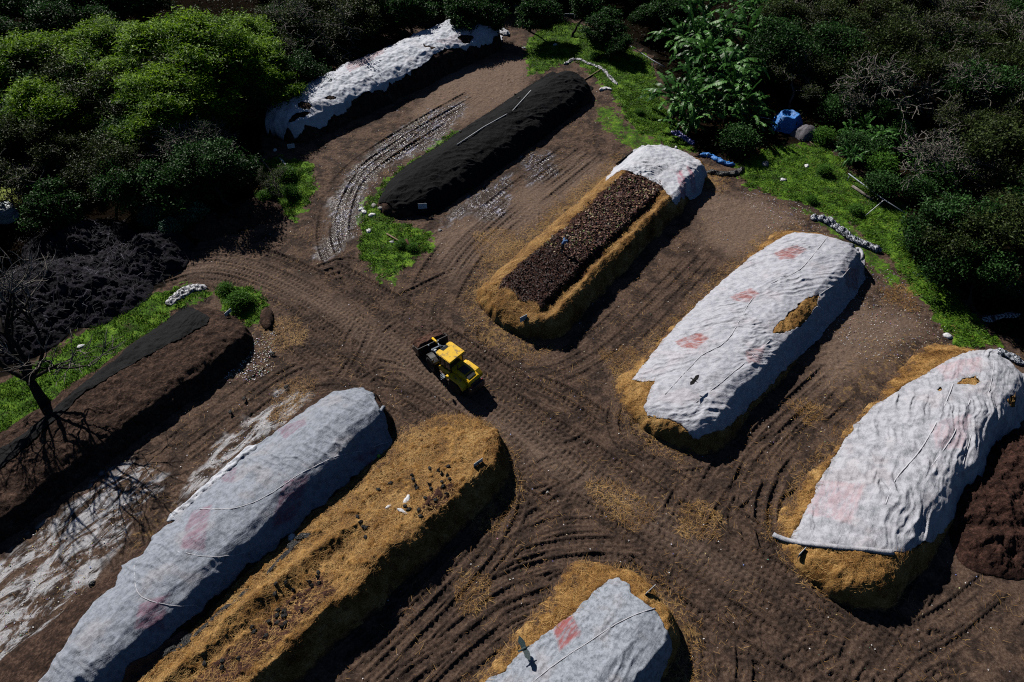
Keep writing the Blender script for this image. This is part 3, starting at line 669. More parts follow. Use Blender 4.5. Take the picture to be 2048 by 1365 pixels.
m_straw = np.maximum(mask(STRAW, 1.2, 3., .52), mask(STRAW_SPOT, .9, 2.4, .48)); m_straw = np.maximum(m_straw, mask(STRAW_THIN, 2., 3., .4))
m_lime = mask(LIME, .5, 1.6); m_wet = mask(WET, .5, 1.6); m_pale = mask(PALE, 1.3, 1.2)
base = gz(x, y)
open_ = 1-np.clip(m_for+m_grass, 0, 1)
rgh = .05*fbm(x, y, 1.1, 3, 601)+.035*fbm(x, y, 3.6, 2, 602)
clod = np.maximum(0, gn(x*2.6, y*2.6, 603)-.12)*.22*sstep(-.1, .35, gn(x*.18, y*.18, 604))
z = base+Hf+(rgh*(1-.55*Tf)+clod*(1-.5*Tf))*np.where(y < 120, 1, 0)
z = z+m_grass*(.05+.07*fbm(x, y, 1.4, 2, 605))+m_straw*.02
z = z-m_wet*.02*(1-Tf)
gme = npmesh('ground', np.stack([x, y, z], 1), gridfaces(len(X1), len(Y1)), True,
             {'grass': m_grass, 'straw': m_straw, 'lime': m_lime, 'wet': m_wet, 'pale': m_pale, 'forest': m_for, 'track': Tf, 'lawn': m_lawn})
n = N('yard_soil')
vs = n.map((1, 3., 1), (0, 0, .9))
n1 = n.noise(.7, 6, .6); n2 = n.noise(6., 8, .7); n3 = n.noise(30., 5, .7); fib = n.noise(14., 4, .7, vs, 1.5)
mixn = n.math('ADD', n.math('MULTIPLY', n2, .6), n.math('MULTIPLY', n3, .4))
c = n.ramp(mixn, [(.34, (.02, .01, .007)), (.47, (.085, .053, .038)), (.58, (.16, .106, .077)), (.7, (.3, .21, .155))])
cd = n.ramp(mixn, [(.36, (.008, .0043, .0034)), (.5, (.043, .028, .022)), (.66, (.115, .077, .059))])
c = n.mix(n.step(n1, .45, .57), c, cd)
c = n.mix(n.math('MULTIPLY', n.attr('pale'), .85), c, n.ramp(mixn, [(.33, (.07, .045, .033)), (.5, (.19, .13, .098)), (.68, (.32, .235, .18))]))
c = n.mix(n.math('MULTIPLY', n.attr('track'), .45), c, cd)
# dry fibres scattered over everything
c = n.mix(n.math('MULTIPLY', n.step(fib, .6, .68), .45), c, (.24, .15, .075))
def msk(a, nz, k=.9, lo=.4, hi=.6):
    return n.step(n.math('ADD', n.attr(a), n.math('MULTIPLY', n.math('SUBTRACT', nz, .5), k)), lo, hi)
st = n.ramp(n.math('ADD', n.math('MULTIPLY', fib, .6), n.math('MULTIPLY', n2, .4)), [(.3, (.06, .033, .014)), (.47, (.2, .12, .05)), (.65, (.42, .28, .13))])
c = n.mix(n.math('MULTIPLY', msk('straw', n.noise(2.2, 7, .72), 1.5), .9), c, st)
li = n.noise(1.1, 9, .74, n.map((.35, 1., 1), (0, 0, .93)), .8)
c = n.mix(n.math('MULTIPLY', n.math('MULTIPLY', n.attr('lime'), .85), n.math('MULTIPLY', n.step(li, .465, .56), n.step(n.noise(9., 5, .75), .25, .42))), c, n.ramp(n3, [(.3, (.35, .35, .36)), (.6, (.68, .68, .72))]))
wetm = n.attr('wet')
c = n.mix(n.math('MULTIPLY', wetm, .6), c, (.022, .015, .014))
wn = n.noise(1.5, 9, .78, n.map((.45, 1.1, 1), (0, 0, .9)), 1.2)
c = n.mix(n.math('MULTIPLY', n.math('MULTIPLY', wetm, n.step(wn, .52, .62)), n.step(n3, .46, .56)), c, (.55, .57, .76))  # bluish-white glints of the wet mud, painted into the colour
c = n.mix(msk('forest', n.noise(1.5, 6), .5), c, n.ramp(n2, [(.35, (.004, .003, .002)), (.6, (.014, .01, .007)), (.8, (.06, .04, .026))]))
gr = n.ramp(n.math('ADD', n.math('MULTIPLY', mixn, .6), n.math('MULTIPLY', n.noise(.9, 4), .4)), [(.38, (.05, .045, .016)), (.45, (.018, .05, .003)), (.52, (.08, .18, .012)), (.62, (.2, .32, .03))])
c = n.mix(msk('grass', n.noise(3., 6, .7), 1.1), c, gr)
c = n.mix(n.attr('lawn'), c, n.ramp(mixn, [(.3, (.14, .18, .04)), (.65, (.36, .42, .13))]))
# bright specks of rubbish ground into the soil
sv = n.voro(9.); svc = n.voro(9., out='Color')
c = n.mix(n.math('MULTIPLY', n.math('LESS_THAN', sv, .045), n.math('GREATER_THAN', n.noise(.5, 3), .5)), c, n.mix(.45, svc, (.7, .7, .72)))
ro = n.math('SUBTRACT', .95, n.math('MULTIPLY', wetm, n.math('MULTIPLY', .78, n.step(wn, .36, .5))))
bh = n.math('ADD', n.math('MULTIPLY', n2, .6), n.math('MULTIPLY', n3, .3)); bh = n.math('ADD', bh, n.math('MULTIPLY', fib, .25))
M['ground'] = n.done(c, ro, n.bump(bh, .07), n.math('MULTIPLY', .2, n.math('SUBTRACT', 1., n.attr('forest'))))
ground = link('ground', gme, M['ground']); ground['kind'] = 'structure'
# sampled ground height for things that stand on it
from mathutils.bvhtree import BVHTree
def zg(px, py): return float(gz(px, py))

# ------------------------------------------------------------------ scattered blades, fibres, litter (uncountable)
def in_poly(px, q):
    return sdf(px[:, 0], px[:, 1], q) < 0
def sample(polys, dens, marg=0., rs=rng):
    out = []
    for p in polys:
        q = Gp(p) if not isinstance(p, np.ndarray) else p
        lo, hi = q.min(0)-marg, q.max(0)+marg; nn_ = int((hi[0]-lo[0])*(hi[1]-lo[1])*dens)
        pts = rs.uniform(lo, hi, (nn_, 2)); d = sdf(pts[:, 0], pts[:, 1], q)+.8*gn(pts[:, 0]*.9, pts[:, 1]*.9, 71)
        out.append(pts[d < marg])
    return np.concatenate(out)
def blades(P, ln, wd, dirs, up_, lv):
    """thin quads: P (N,3) base, dirs (N,2) heading"""
    n_ = len(P); d = np.stack([dirs[:, 0], dirs[:, 1], up_], 1); d /= np.linalg.norm(d, axis=1)[:, None]
    s = np.stack([-dirs[:, 1], dirs[:, 0], 0*up_], 1); s /= np.linalg.norm(s, axis=1)[:, None]+1e-9
    w = wd[:, None]*s*.5; l = ln[:, None]*d
    V = np.stack([P-w, P+w, P+l+w*.4, P+l-w*.4], 1).reshape(-1, 3)
    return V, np.arange(n_*4).reshape(-1, 4), np.repeat(lv, 4)
def stuff(name, V, F, lv, mat, label, parent=None):
    o = link(name, npmesh(name, V, F, False, {'lv': lv}), mat, parent); o['kind'] = 'stuff'
    if parent is None: o['label'] = label
    return o
g = sample(GRASS, 170); k = rng.random(len(g)) < .25+.75*sstep(-.25, .2, gn(g[:, 0]*.9, g[:, 1]*.9, 31)); g = g[k]
print('grass', len(g))
a = rng.uniform(0, 6.28, len(g)); lv = np.clip(.5+.55*gn(g[:, 0]*.8, g[:, 1]*.8, 5)+rng.normal(0, .2, len(g)), 0, 1)
V, F, l = blades(np.column_stack([g, gz(g[:, 0], g[:, 1])+.04]), rng.uniform(.1, .26, len(g)), rng.uniform(.03, .09, len(g)), np.stack([np.cos(a), np.sin(a)], 1), rng.uniform(.3, 1.6, len(g)), lv)
stuff('grass', V, F, l, M['grass'], 'short green grass and weeds around the yard')
def fibres_on(fn, pts, ang0, lift=.03, ln=(.22, .65), w=(.009, .019), spread=.9, lvb=.5):
    n_ = len(pts); a = ang0+rng.normal(0, spread, n_); zz = fn(pts[:, 0], pts[:, 1])+rng.uniform(0, lift, n_)
    L = rng.uniform(*ln, n_); e = pts+np.stack([np.cos(a), np.sin(a)], 1)*L[:, None]; z2 = fn(e[:, 0], e[:, 1])+rng.uniform(0, lift*1.8, n_)
    lv = np.clip(lvb+rng.normal(0, .25, n_)+.5*gn(pts[:, 0]*.5, pts[:, 1]*.5, 8), 0, 1)
    return blades(np.column_stack([pts, zz]), L, rng.uniform(*w, n_), np.stack([np.cos(a), np.sin(a)], 1), (z2-zz)/L, lv)
def pile_fibres(key, dens, cond=None, ang=.6):
    P = PILES[key]; a0, a1 = P['a']; n0, n1 = P['prof'][0][0], P['prof'][-1][0]
    N_ = int((a1-a0)*(n1-n0)*dens); a = rng.uniform(a0, a1, N_); n_ = rng.uniform(n0, n1, N_); X, Y = toXY(a, n_, P['ang'])
    ok = (pile_h(X, Y, P) > .05) & (near_cover(X, Y, key) > .05)
    if cond is not None: ok &= cond(a, n_)
    pts = np.stack([X[ok], Y[ok]], 1)
    fn = lambda X, Y: HT(X, Y, [key])+.07
    V, F, l = fibres_on(fn, pts, ang, .035)
    print(key, 'fibres', len(pts))
    stuff('straw', V, F, l, M['fiber'], None, PO[key])
pile_fibres('p8', 130, lambda a, n_: (rng.random(len(a)) > bed8(*toXY(a, n_, 47))*.8) & (a > -7) & (n_ < -17.1))
pile_fibres('p3', 120, lambda a, n_: (bed3(*toXY(a, n_, 53)) < .3) & (n_ < -20.1))
pile_fibres('p6', 60); pile_fibres('p7', 60); pile_fibres('p10', 60, lambda a, n_: a > 6)
s_ = sample(STRAW, 45, .6); s2 = sample(STRAW_SPOT, 90, .9); s3 = rng.uniform((-34, 11), (44, 78), (26000, 2)); s3 = s3[gn(s3[:, 0]*.35, s3[:, 1]*.35, 99)+.25*gn(s3[:, 0]*1.4, s3[:, 1]*1.4, 98) > -.02]
pts = np.concatenate([s_, s2, s3]); print('ground straw', len(pts))
V, F, l = fibres_on(lambda X, Y: gz(X, Y)+.03, pts, .6, .06, (.12, .5), (.009, .02), 1.6, .5)
stuff('loose_straw', V, F, l, M['fiber'], 'loose straw strewn over the bare soil')
def leafquads(P, size, lv, asp=.5, flat=.5):
    n_ = len(P); nrm = rng.normal(0, 1, (n_, 3)); nrm[:, 2] = np.abs(nrm[:, 2])+flat; nrm /= np.linalg.norm(nrm, axis=1)[:, None]
    t = rng.normal(0, 1, (n_, 3)); t -= nrm*(t*nrm).sum(1)[:, None]; t /= np.linalg.norm(t, axis=1)[:, None]; b = np.cross(nrm, t)
    s = np.asarray(size).reshape(-1, 1)
    V = np.stack([P-t*s*.5, P+b*s*asp*.5+nrm*s*.06, P+t*s*.5, P-b*s*asp*.5+nrm*s*.06], 1).reshape(-1, 3)
    return V, np.arange(n_*4).reshape(-1, 4), np.repeat(lv, 4)
# litter chips
q = np.concatenate([rng.uniform((-34, 11), (44, 80), (2400, 2)), sample(LIME, 5), sample([[(1600, 440), (1800, 560), (1900, 680), (1750, 720), (1600, 620)], [(1480, 380), (1620, 420), (1560, 470)], [(470, 680), (540, 670), (530, 740), (440, 760)], [(1060, 80), (1110, 70), (1120, 120), (1070, 130)], [(860, 220), (700, 340), (680, 470), (720, 470), (900, 240)]], 12, .5)])
ok = np.ones(len(q), bool)
for kk, P in PILES.items(): ok &= pile_h(q[:, 0], q[:, 1], P) < .03
ok &= sdf(q[:, 0], q[:, 1], qf) > 0
q = q[ok]; print('litter', len(q))
V, F, l = leafquads(np.column_stack([q, gz(q[:, 0], q[:, 1])+.045]), rng.uniform(.035, .13, len(q)), rng.random(len(q)), .7, 2.)
nl = N('litter'); M['litter'] = nl.done(nl.ramp(nl.attr('lv'), [(0., (.7, .7, .72)), (.45, (.55, .52, .5)), (.6, (.5, .4, .12)), (.7, (.08, .3, .2)), (.8, (.5, .15, .2)), (.9, (.1, .18, .5)), (1., (.75, .75, .78))]), .5)
stuff('litter', V, F, l, M['litter'], 'small scraps of plastic and paper scattered on the soil')
# undergrowth inside the woods
und = sample([FOREST], 5.5); lo = sdf(und[:, 0], und[:, 1], Gp(LAWN[0])) > -.2; lo &= sdf(und[:, 0], und[:, 1], Gp(LAWN[1])) > -.2
lo &= (und[:, 1] < 112) & (np.abs(und[:, 0]) < 82) & (mound_h(und[:, 0], und[:, 1], MOUNDS) < .02); lo &= gn(und[:, 0]*.35, und[:, 1]*.35, 13) > -.25
lo &= sdf(und[:, 0], und[:, 1], Gp([(0, 440), (200, 400), (560, 380), (540, 470), (330, 500), (330, 575), (0, 760)])) > 0
und = und[lo]; print('undergrowth', len(und))
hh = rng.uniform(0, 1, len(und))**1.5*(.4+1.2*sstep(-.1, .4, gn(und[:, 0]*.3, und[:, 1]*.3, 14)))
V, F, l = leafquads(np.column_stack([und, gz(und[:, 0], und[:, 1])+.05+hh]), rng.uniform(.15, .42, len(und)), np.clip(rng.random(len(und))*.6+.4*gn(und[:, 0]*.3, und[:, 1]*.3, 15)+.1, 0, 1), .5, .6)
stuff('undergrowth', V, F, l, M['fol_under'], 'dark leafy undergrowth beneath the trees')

# dead sticks and brushwood over the dark mounds on the left
bq = sample([[(-80, 430), (330, 440), (340, 560), (200, 640), (-80, 760)]], 6); V, F, l = fibres_on(lambda X, Y: gz(X, Y)+mound_h(X, Y, MOUNDS)+.06, bq, .9, .15, (.2, .8), (.02, .05), 1.4, .3)
M['stick'] = N('dead_sticks'); M['stick'] = M['stick'].done(M['stick'].ramp(M['stick'].attr('lv'), [(0, (.008, .008, .012)), (.5, (.035, .033, .048)), (1, (.26, .25, .32))]), .8)
stuff('brushwood', V, F, l, M['stick'], 'grey dead sticks and debris covering the shaded mounds on the left')
# ------------------------------------------------------------------ trees
def tubes(P0, P1, R0, R1, k=5):
    P0, P1 = np.asarray(P0, float), np.asarray(P1, float); R0, R1 = np.asarray(R0, float), np.asarray(R1, float)
    d = P1-P0; d /= np.linalg.norm(d, axis=1)[:, None]+1e-9
    ref = np.where(np.abs(d[:, 2:3]) > .9, np.array([[1., 0, 0]]), np.array([[0, 0, 1.]]))
    u = np.cross(d, ref); u /= np.linalg.norm(u, axis=1)[:, None]; v = np.cross(d, u)
    a = np.arange(k)*2*math.pi/k; ca, sa = np.cos(a), np.sin(a)
    ring = u[:, None]*ca[None, :, None]+v[:, None]*sa[None, :, None]
    V = np.concatenate([P0[:, None]+ring*R0[:, None, None], P1[:, None]+ring*R1[:, None, None]], 1)
    i = np.arange(k); f = np.stack([i, (i+1) % k, (i+1) % k+k, i+k], 1)
    F = (np.arange(len(P0))*2*k)[:, None, None]+f[None]
    return V.reshape(-1, 3), F.reshape(-1, 4)
def nrm(v):
    v = np.asarray(v, float); return v/(np.linalg.norm(v)+1e-9)
def skeleton(seed, H, levels=4, r0=.16, spread=.75, curl=.18, up=.12, first=.35, kids=(2, 4), shrink=.72, lean=(0, 0), nseg=5, side=.5):
    r = random.Random(seed); segs = []; tips = []
    def go(p, d, L, rad_, lv):
        n_ = nseg if lv < levels else max(3, nseg-1)
        for i in range(n_):
            d = nrm(d+np.array([r.gauss(0, curl), r.gauss(0, curl), r.gauss(0, curl*.6)+up*(lv > 0)]))
            q = p+d*L/n_; ra = rad_*(1-.45*i/n_); rb = rad_*(1-.45*(i+1)/n_)
            segs.append((p, q, ra, rb, lv)); p = q
            if lv < levels and lv > 0 and i > 0 and r.random() < side: child(p, d, L*.75, rb*.6, lv+1)
            if lv >= levels-1: tips.append(p)
        if lv < levels:
            k = r.randint(*kids); ph = r.uniform(0, 6.28)
            for j in range(k):
                child(p, d, L, rb*(.78 if j == 0 else .62), lv+1, ph+j*6.28/k)
    def child(p, d, L, rr, lv, ph=None):
        ph = r.uniform(0, 6.28) if ph is None else ph; o = np.array([math.cos(ph), math.sin(ph), 0.])
        o = nrm(o-d*np.dot(o, d)+1e-6); nd = nrm(d+o*r.uniform(.55, 1.25)*spread)
        go(p, nd, L*shrink*r.uniform(.75, 1.15), rr, lv)
    go(np.zeros(3), nrm([lean[0], lean[1], 1]), H*first, r0, 0)
    return segs, np.array(tips)
def wood_mesh(name, segs, split=3):
    """thick limbs with 7 sides, thin ones with 3"""
    A = [s for s in segs if s[4] < split]; B = [s for s in segs if s[4] >= split]; V, F = np.zeros((0, 3)), np.zeros((0, 4), int)
    for grp, k in ((A, 7), (B, 4)):
        if grp:
            v, f = tubes([s[0] for s in grp], [s[1] for s in grp], [s[2] for s in grp], [s[3] for s in grp], k)
            F = np.concatenate([F, f+len(V)]); V = np.concatenate([V, v])
    return npmesh(name, V, F, True)
def crown_mesh(name, tips, seed, per=14, cl=.55, size=(.12, .3), asp=.5, flat=.4, feather=False, squash=.6, keep=.8):
    rs = np.random.default_rng(seed); n_ = len(tips)*per
    tips = tips[rs.random(len(tips)) < keep]; n_ = len(tips)*per; c = np.repeat(tips, per, 0); cb = np.repeat(rs.random(len(tips)), per)
    off = rs.normal(0, cl, (n_, 3)); off[:, 2] *= squash; P = c+off
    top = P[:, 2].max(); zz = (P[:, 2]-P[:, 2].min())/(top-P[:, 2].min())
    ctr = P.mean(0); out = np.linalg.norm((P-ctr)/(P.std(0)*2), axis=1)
    lv = np.clip(-.02+.4*cb+.3*rs.random(n_)+.3*(zz-.5)+.15*(out-.6)+.3*np.clip(off[:, 2]/(cl*squash), -1.2, 1.2)*.5+.12, 0, 1)  # lv rises toward crown and cluster tops: sunlight painted into the leaf colour
    global rng
    old = rng; rng = rs
    if feather:   # each cluster a spray of drooping fronds
        V, F, l = leafquads(P, rs.uniform(*size, n_), lv, asp, flat)
    else:
        V, F, l = leafquads(P, rs.uniform(*size, n_), lv, asp, flat)
    rng = old
    return npmesh(name, V, F, False, {'lv': l})
PROTO = {}
def proto(key, name, label, segs, tips, bark, fol, crown=None, **kw):
    t = thing(name, label, 'tree'); link('trunk', wood_mesh('trunk', segs), bark, t)
    if fol is not None: link('crown', crown_mesh('crown', tips, hash(key) % 1000 if False else sum(map(ord, key)), **kw), fol, t)
    PROTO[key] = [t, False]; return t
def BR(segs, mn):
    return [(a, b, max(ra, mn), max(rb, mn*.8), lv) for a, b, ra, rb, lv in segs]
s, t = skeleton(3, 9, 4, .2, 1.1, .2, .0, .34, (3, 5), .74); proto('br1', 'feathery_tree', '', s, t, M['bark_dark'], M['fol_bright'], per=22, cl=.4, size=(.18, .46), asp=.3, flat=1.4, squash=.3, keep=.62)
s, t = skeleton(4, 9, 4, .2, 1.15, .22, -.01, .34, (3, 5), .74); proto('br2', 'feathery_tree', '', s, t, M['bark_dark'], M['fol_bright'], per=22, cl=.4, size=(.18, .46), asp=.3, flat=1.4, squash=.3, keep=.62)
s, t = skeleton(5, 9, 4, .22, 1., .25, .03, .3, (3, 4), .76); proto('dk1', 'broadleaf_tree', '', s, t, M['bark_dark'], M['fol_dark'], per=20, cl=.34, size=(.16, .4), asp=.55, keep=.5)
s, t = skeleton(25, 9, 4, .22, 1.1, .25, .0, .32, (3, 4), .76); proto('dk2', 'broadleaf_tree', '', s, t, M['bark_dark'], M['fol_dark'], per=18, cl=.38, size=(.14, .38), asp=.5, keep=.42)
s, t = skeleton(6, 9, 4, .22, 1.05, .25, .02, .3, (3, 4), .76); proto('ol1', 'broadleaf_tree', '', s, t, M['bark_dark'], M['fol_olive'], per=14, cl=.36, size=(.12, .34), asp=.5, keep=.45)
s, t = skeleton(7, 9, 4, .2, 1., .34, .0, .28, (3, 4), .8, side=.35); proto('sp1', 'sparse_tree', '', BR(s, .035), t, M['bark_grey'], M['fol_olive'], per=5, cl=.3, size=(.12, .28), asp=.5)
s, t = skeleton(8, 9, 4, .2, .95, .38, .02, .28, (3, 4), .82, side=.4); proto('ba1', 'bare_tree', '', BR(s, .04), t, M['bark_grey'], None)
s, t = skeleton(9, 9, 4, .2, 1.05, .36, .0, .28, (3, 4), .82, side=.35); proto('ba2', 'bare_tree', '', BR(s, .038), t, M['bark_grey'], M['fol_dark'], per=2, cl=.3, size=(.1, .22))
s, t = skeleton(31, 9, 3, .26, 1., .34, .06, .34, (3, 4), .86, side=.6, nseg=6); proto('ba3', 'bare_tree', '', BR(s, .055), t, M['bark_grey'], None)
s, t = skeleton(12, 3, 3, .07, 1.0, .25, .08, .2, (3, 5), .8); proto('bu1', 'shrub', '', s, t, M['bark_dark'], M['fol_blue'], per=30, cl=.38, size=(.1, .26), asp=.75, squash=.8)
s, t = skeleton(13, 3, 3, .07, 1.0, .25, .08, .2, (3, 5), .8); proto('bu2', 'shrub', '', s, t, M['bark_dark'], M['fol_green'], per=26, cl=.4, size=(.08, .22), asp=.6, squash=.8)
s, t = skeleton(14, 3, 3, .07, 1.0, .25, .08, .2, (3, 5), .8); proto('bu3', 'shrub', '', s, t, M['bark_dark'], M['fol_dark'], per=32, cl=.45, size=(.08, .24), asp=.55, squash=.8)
def plant(key, px, py, zc, sc, label, group=None, cat=None):
    """base below the pixel where the crown (height zc) shows"""
    p = G(px, py, zc); loc = (p[0], p[1], zg(p[0], p[1])-.05); pr = PROTO[key]
    rz = RD.uniform(0, 6.28); s3 = (sc*RD.uniform(.92, 1.08), sc*RD.uniform(.92, 1.08), sc)
    if not pr[1]:
        pr[1] = True; o = pr[0]; o.location = loc; o.rotation_euler = (0, 0, rz); o.scale = s3; o['label'] = label
        if group: o['group'] = group
    else: o = dup(pr[0], loc, rz, label, s3, group)
    if not group and 'group' in o: del o['group']
    if cat: o['category'] = cat
    return o
GB = 'bright feathery trees in the upper left'; GD = 'dark trees of the wood in the upper left'; GT = 'shaded trees along the top edge'; GR = 'tangled grey trees on the right'
LB = 'bright yellow-green feathery tree in the upper left wood'; LD = 'dark leafy tree in the shade of the upper left wood'; LT = 'shaded dark tree along the top edge of the photo'; LR = 'tangled grey-branched tree in the wood at the upper right'
for i, (px, py, sc, k) in enumerate([(60, 250, .75, 'ol1'), (140, 215, .7, 'ol1'), (20, 210, .8, 'dk1'), (120, 310, .75, 'dk1'), (60, 330, .7, 'dk1'), (190, 345, .7, 'dk1'), (300, 170, .8, 'dk1'), (390, 160, .8, 'dk1'),
        (470, 150, .8, 'dk1'), (540, 130, .7, 'dk1'), (560, 50, .95, 'ol1'), (630, 20, .9, 'dk1'), (450, 215, .75, 'dk1'), (500, 230, .6, 'dk1'), (350, 250, .65, 'sp1'), (400, 290, .7, 'dk1'), (270, 300, .7, 'dk1'),
        (330, 330, .6, 'ol1'), (250, 370, .65, 'dk1'), (150, 395, .6, 'dk1'), (440, 350, .5, 'dk1'), (490, 300, .55, 'sp1'), (430, 260, .6, 'ba2'), (240, 190, .6, 'ba1'), (575, 90, .7, 'dk1'), (470, 390, .5, 'dk1'), (540, 340, .42, 'sp1'), (90, 400, .5, 'dk1'), (250, 240, .55, 'sp1'), (380, 200, .6, 'sp1')]):
    if (150 < px < 285 and 170 < py < 400) or (px < 90 and py > 320): continue
    if i % 2 == 0: plant('dk2' if k == 'dk1' and i % 4 == 0 else k, px, py, 5.*sc, sc, LD, GD)
for i, (px, py, sc, k) in enumerate([(720, -5, .9, 'ol1'), (800, 0, 1.1, 'dk1'), (890, -20, 1.1, 'dk1'), (980, -22, 1., 'dk1'), (1060, -22, 1., 'dk1'), (1150, -12, 1., 'dk1'), (1230, 10, .9, 'dk1'), (1265, 70, .6, 'dk1'), (1310, -10, 1., 'dk1'), (700, -15, 1., 'dk1'), (590, -5, .9, 'ol1')]):
    plant(k, px, py, 5.5*sc, sc*.95, LT, GT)
for i, (px, py, sc, k) in enumerate([(1560, 30, .9, 'ol1'), (1620, 60, .85, 'ba2'), (1600, 150, .8, 'sp1'), (1560, 170, .55, 'ol1'), (1690, 30, .95, 'sp1'), (1760, 40, 1., 'ba2'), (1850, 30, 1., 'sp1'), (1940, 40, 1., 'ba1'), (2030, 50, 1., 'ba2'), (1800, 120, .9, 'ba1'), (1720, 110, .85, 'sp1'), (1900, 130, .95, 'ba2'),
        (1990, 150, 1., 'sp1'), (1870, 210, .8, 'ba1'), (1940, 240, .8, 'sp1'), (2030, 240, .9, 'ba1'), (1800, 215, .6, 'dk1'), (1960, 320, .8, 'ba2'), (2040, 340, .8, 'sp1'), (1890, 290, .7, 'ba1'), (2020, 430, .7, 'ol1'), (1480, -5, .9, 'dk1'), (1730, 200, .6, 'ba2'), (1850, 100, .8, 'dk1'), (1960, 90, .8, 'ol1'), (1640, 110, .6, 'dk1'), (2060, 540, .7, 'dk1'), (1990, 400, .55, 'sp1')]):
    if i % 2 == 0: plant(k, px, py, 5.*sc, sc, LR, GR)
PLACED = []
KEEP = [Gp(q_) for q_ in ([(165, 180), (275, 190), (285, 395), (150, 395)], [(1330, 200), (1500, 170), (1650, 170), (1690, 300), (1560, 320), (1330, 320)], [(-30, 320), (75, 330), (80, 490), (-30, 490)])]
def fill(poly, dmin, keys, scs, label, group, n_try=1500, zc=0.):
    q = Gp(poly); lo, hi = q.min(0), q.max(0); r2 = random.Random(len(label))
    for _ in range(n_try):
        p_ = (r2.uniform(lo[0], hi[0]), r2.uniform(lo[1], hi[1])); a_ = np.array([p_[0]]); b_ = np.array([p_[1]])
        if sdf(a_, b_, q)[0] > 0 or any(sdf(a_, b_, k_)[0] < 0 for k_ in KEEP): continue
        aa_, nn_ = toAN(p_[0], p_[1], 46.5)
        if 26 < aa_ < 69 and nn_ > -75: continue
        if any((p_[0]-u)**2+(p_[1]-v)**2 < dmin**2 for u, v in PLACED): continue
        PLACED.append(p_); k_ = r2.choice(keys); sc = r2.uniform(*scs); pr = PROTO[k_]; loc = (p_[0], p_[1], zg(*p_)-.05); s3 = (sc*r2.uniform(.9, 1.1), sc*r2.uniform(.9, 1.1), sc)
        if not pr[1]:
            pr[1] = True; o = pr[0]; o.location = loc; o.scale = s3; o['label'] = label; o['group'] = group
        else: o = dup(pr[0], loc, r2.uniform(0, 6.28), label, s3, group)
fill([(-60, 215), (130, 215), (400, 220), (500, 180), (620, 140), (560, 240), (500, 330), (480, 420), (330, 430), (270, 455), (120, 460), (50, 440), (-120, 460), (-200, 330)], 3.3, ['dk1', 'dk2', 'dk1', 'ol1', 'dk2', 'sp1', 'ba2'], (.65, .98), LD, GD)
BRZ = Gp([(-60, 215), (-60, -40), (560, -40), (560, 130), (400, 200), (130, 215)])
for px, py, sc in ((30, 150, 1.1), (120, 175, .8), (250, 40, 1.35), (360, 20, 1.4), (300, 130, 1.1), (430, 60, 1.2), (200, 110, 1.), (60, 70, 1.1), (515, 95, .9), (400, 120, .9), (480, 20, 1.1), (150, 60, 1.)): plant(RD.choice(['br1', 'br2']), px, py, 7.5*sc, sc, LB, GB)
for px, py, sc in ((90, 115, 1.05), (330, 88, 1.2), (465, 118, 1.), (180, 150, 1.), (20, 95, 1.), (250, 175, .9), (560, 110, .8)): plant('dk2' if px % 3 else 'ol1', px, py, 7.*sc, sc, LD, GD)
KEEP.append(BRZ)
fill([(-100, 150), (560, 150), (640, 110), (700, 90), (1060, 8), (1160, 5), (1290, 60), (1320, 110), (1320, -20), (600, -60), (540, 40), (540, 110), (-100, 160)], 3.2, ['dk1', 'dk2', 'ol1'], (.75, 1.), LT, GT)
for px, py, sc in ((20, -5, 1.), (80, 5, .95), (140, -8, 1.), (190, 10, .8), (-10, 30, .8), (210, -30, 1.1), (110, -35, 1.1), (30, -45, 1.1), (280, -45, 1.1), (60, 30, .7)): plant('dk2', px, py, 6*sc, sc, LT, GT)
fill([(-150, -70), (660, -70), (600, 5), (250, -15), (150, 20), (-150, 60)], 4., ['dk1', 'dk2'], (.8, 1.), LT, GT)
fill([(-250, 330), (-60, 330), (-60, 560), (-330, 640)], 4., ['dk1', 'dk2'], (1.1, 1.3), LD, GD, 300)
fill([(1480, -60), (2150, -60), (2200, 640), (2060, 620), (1940, 480), (1860, 400), (1740, 300), (1700, 200), (1560, 190), (1540, 60)], 4., ['ba3', 'ba2', 'ba3', 'sp1', 'dk2', 'ol1', 'ba3'], (.7, 1.2), LR, GR)
for a_, k, sc in ((38, 'sp1', 1.), (42.5, 'ba2', 1.1), (46, 'sp1', 1.15), (50, 'ol1', 1.), (53.5, 'ba1', 1.1)):
    X_, Y_ = toXY(a_, -76.6, 46.5); o_ = plant(k, 800, 40, 4, sc, LT, GT); o_.location = (X_, Y_, zg(X_, Y_)-.05)
plant('dk2', 1872, 430, 3.6, 1., 'dense dark green tree shading the grass strip at the right edge')
plant('ol1', 1965, 480, 3.6, 1., 'olive leafy tree just behind the dense dark green tree at the right')
plant('dk2', 1985, 570, 3., .8, 'low dark tree at the right edge below the dense dark green tree')
plant('bu3', 1840, 490, 1., 1.2, 'small dark shrub at the foot of the dense tree on the right', cat='shrub')
for px, py, sc in ((335, 390, 1.15), (375, 425, 1.), (305, 430, .9), (345, 450, .85), (350, 355, .8)):
    plant('bu1', px, py, 1.6*sc, sc, 'blue-green round-leaved shrub above the left bend of the track', 'blue-green shrubs', 'shrub')
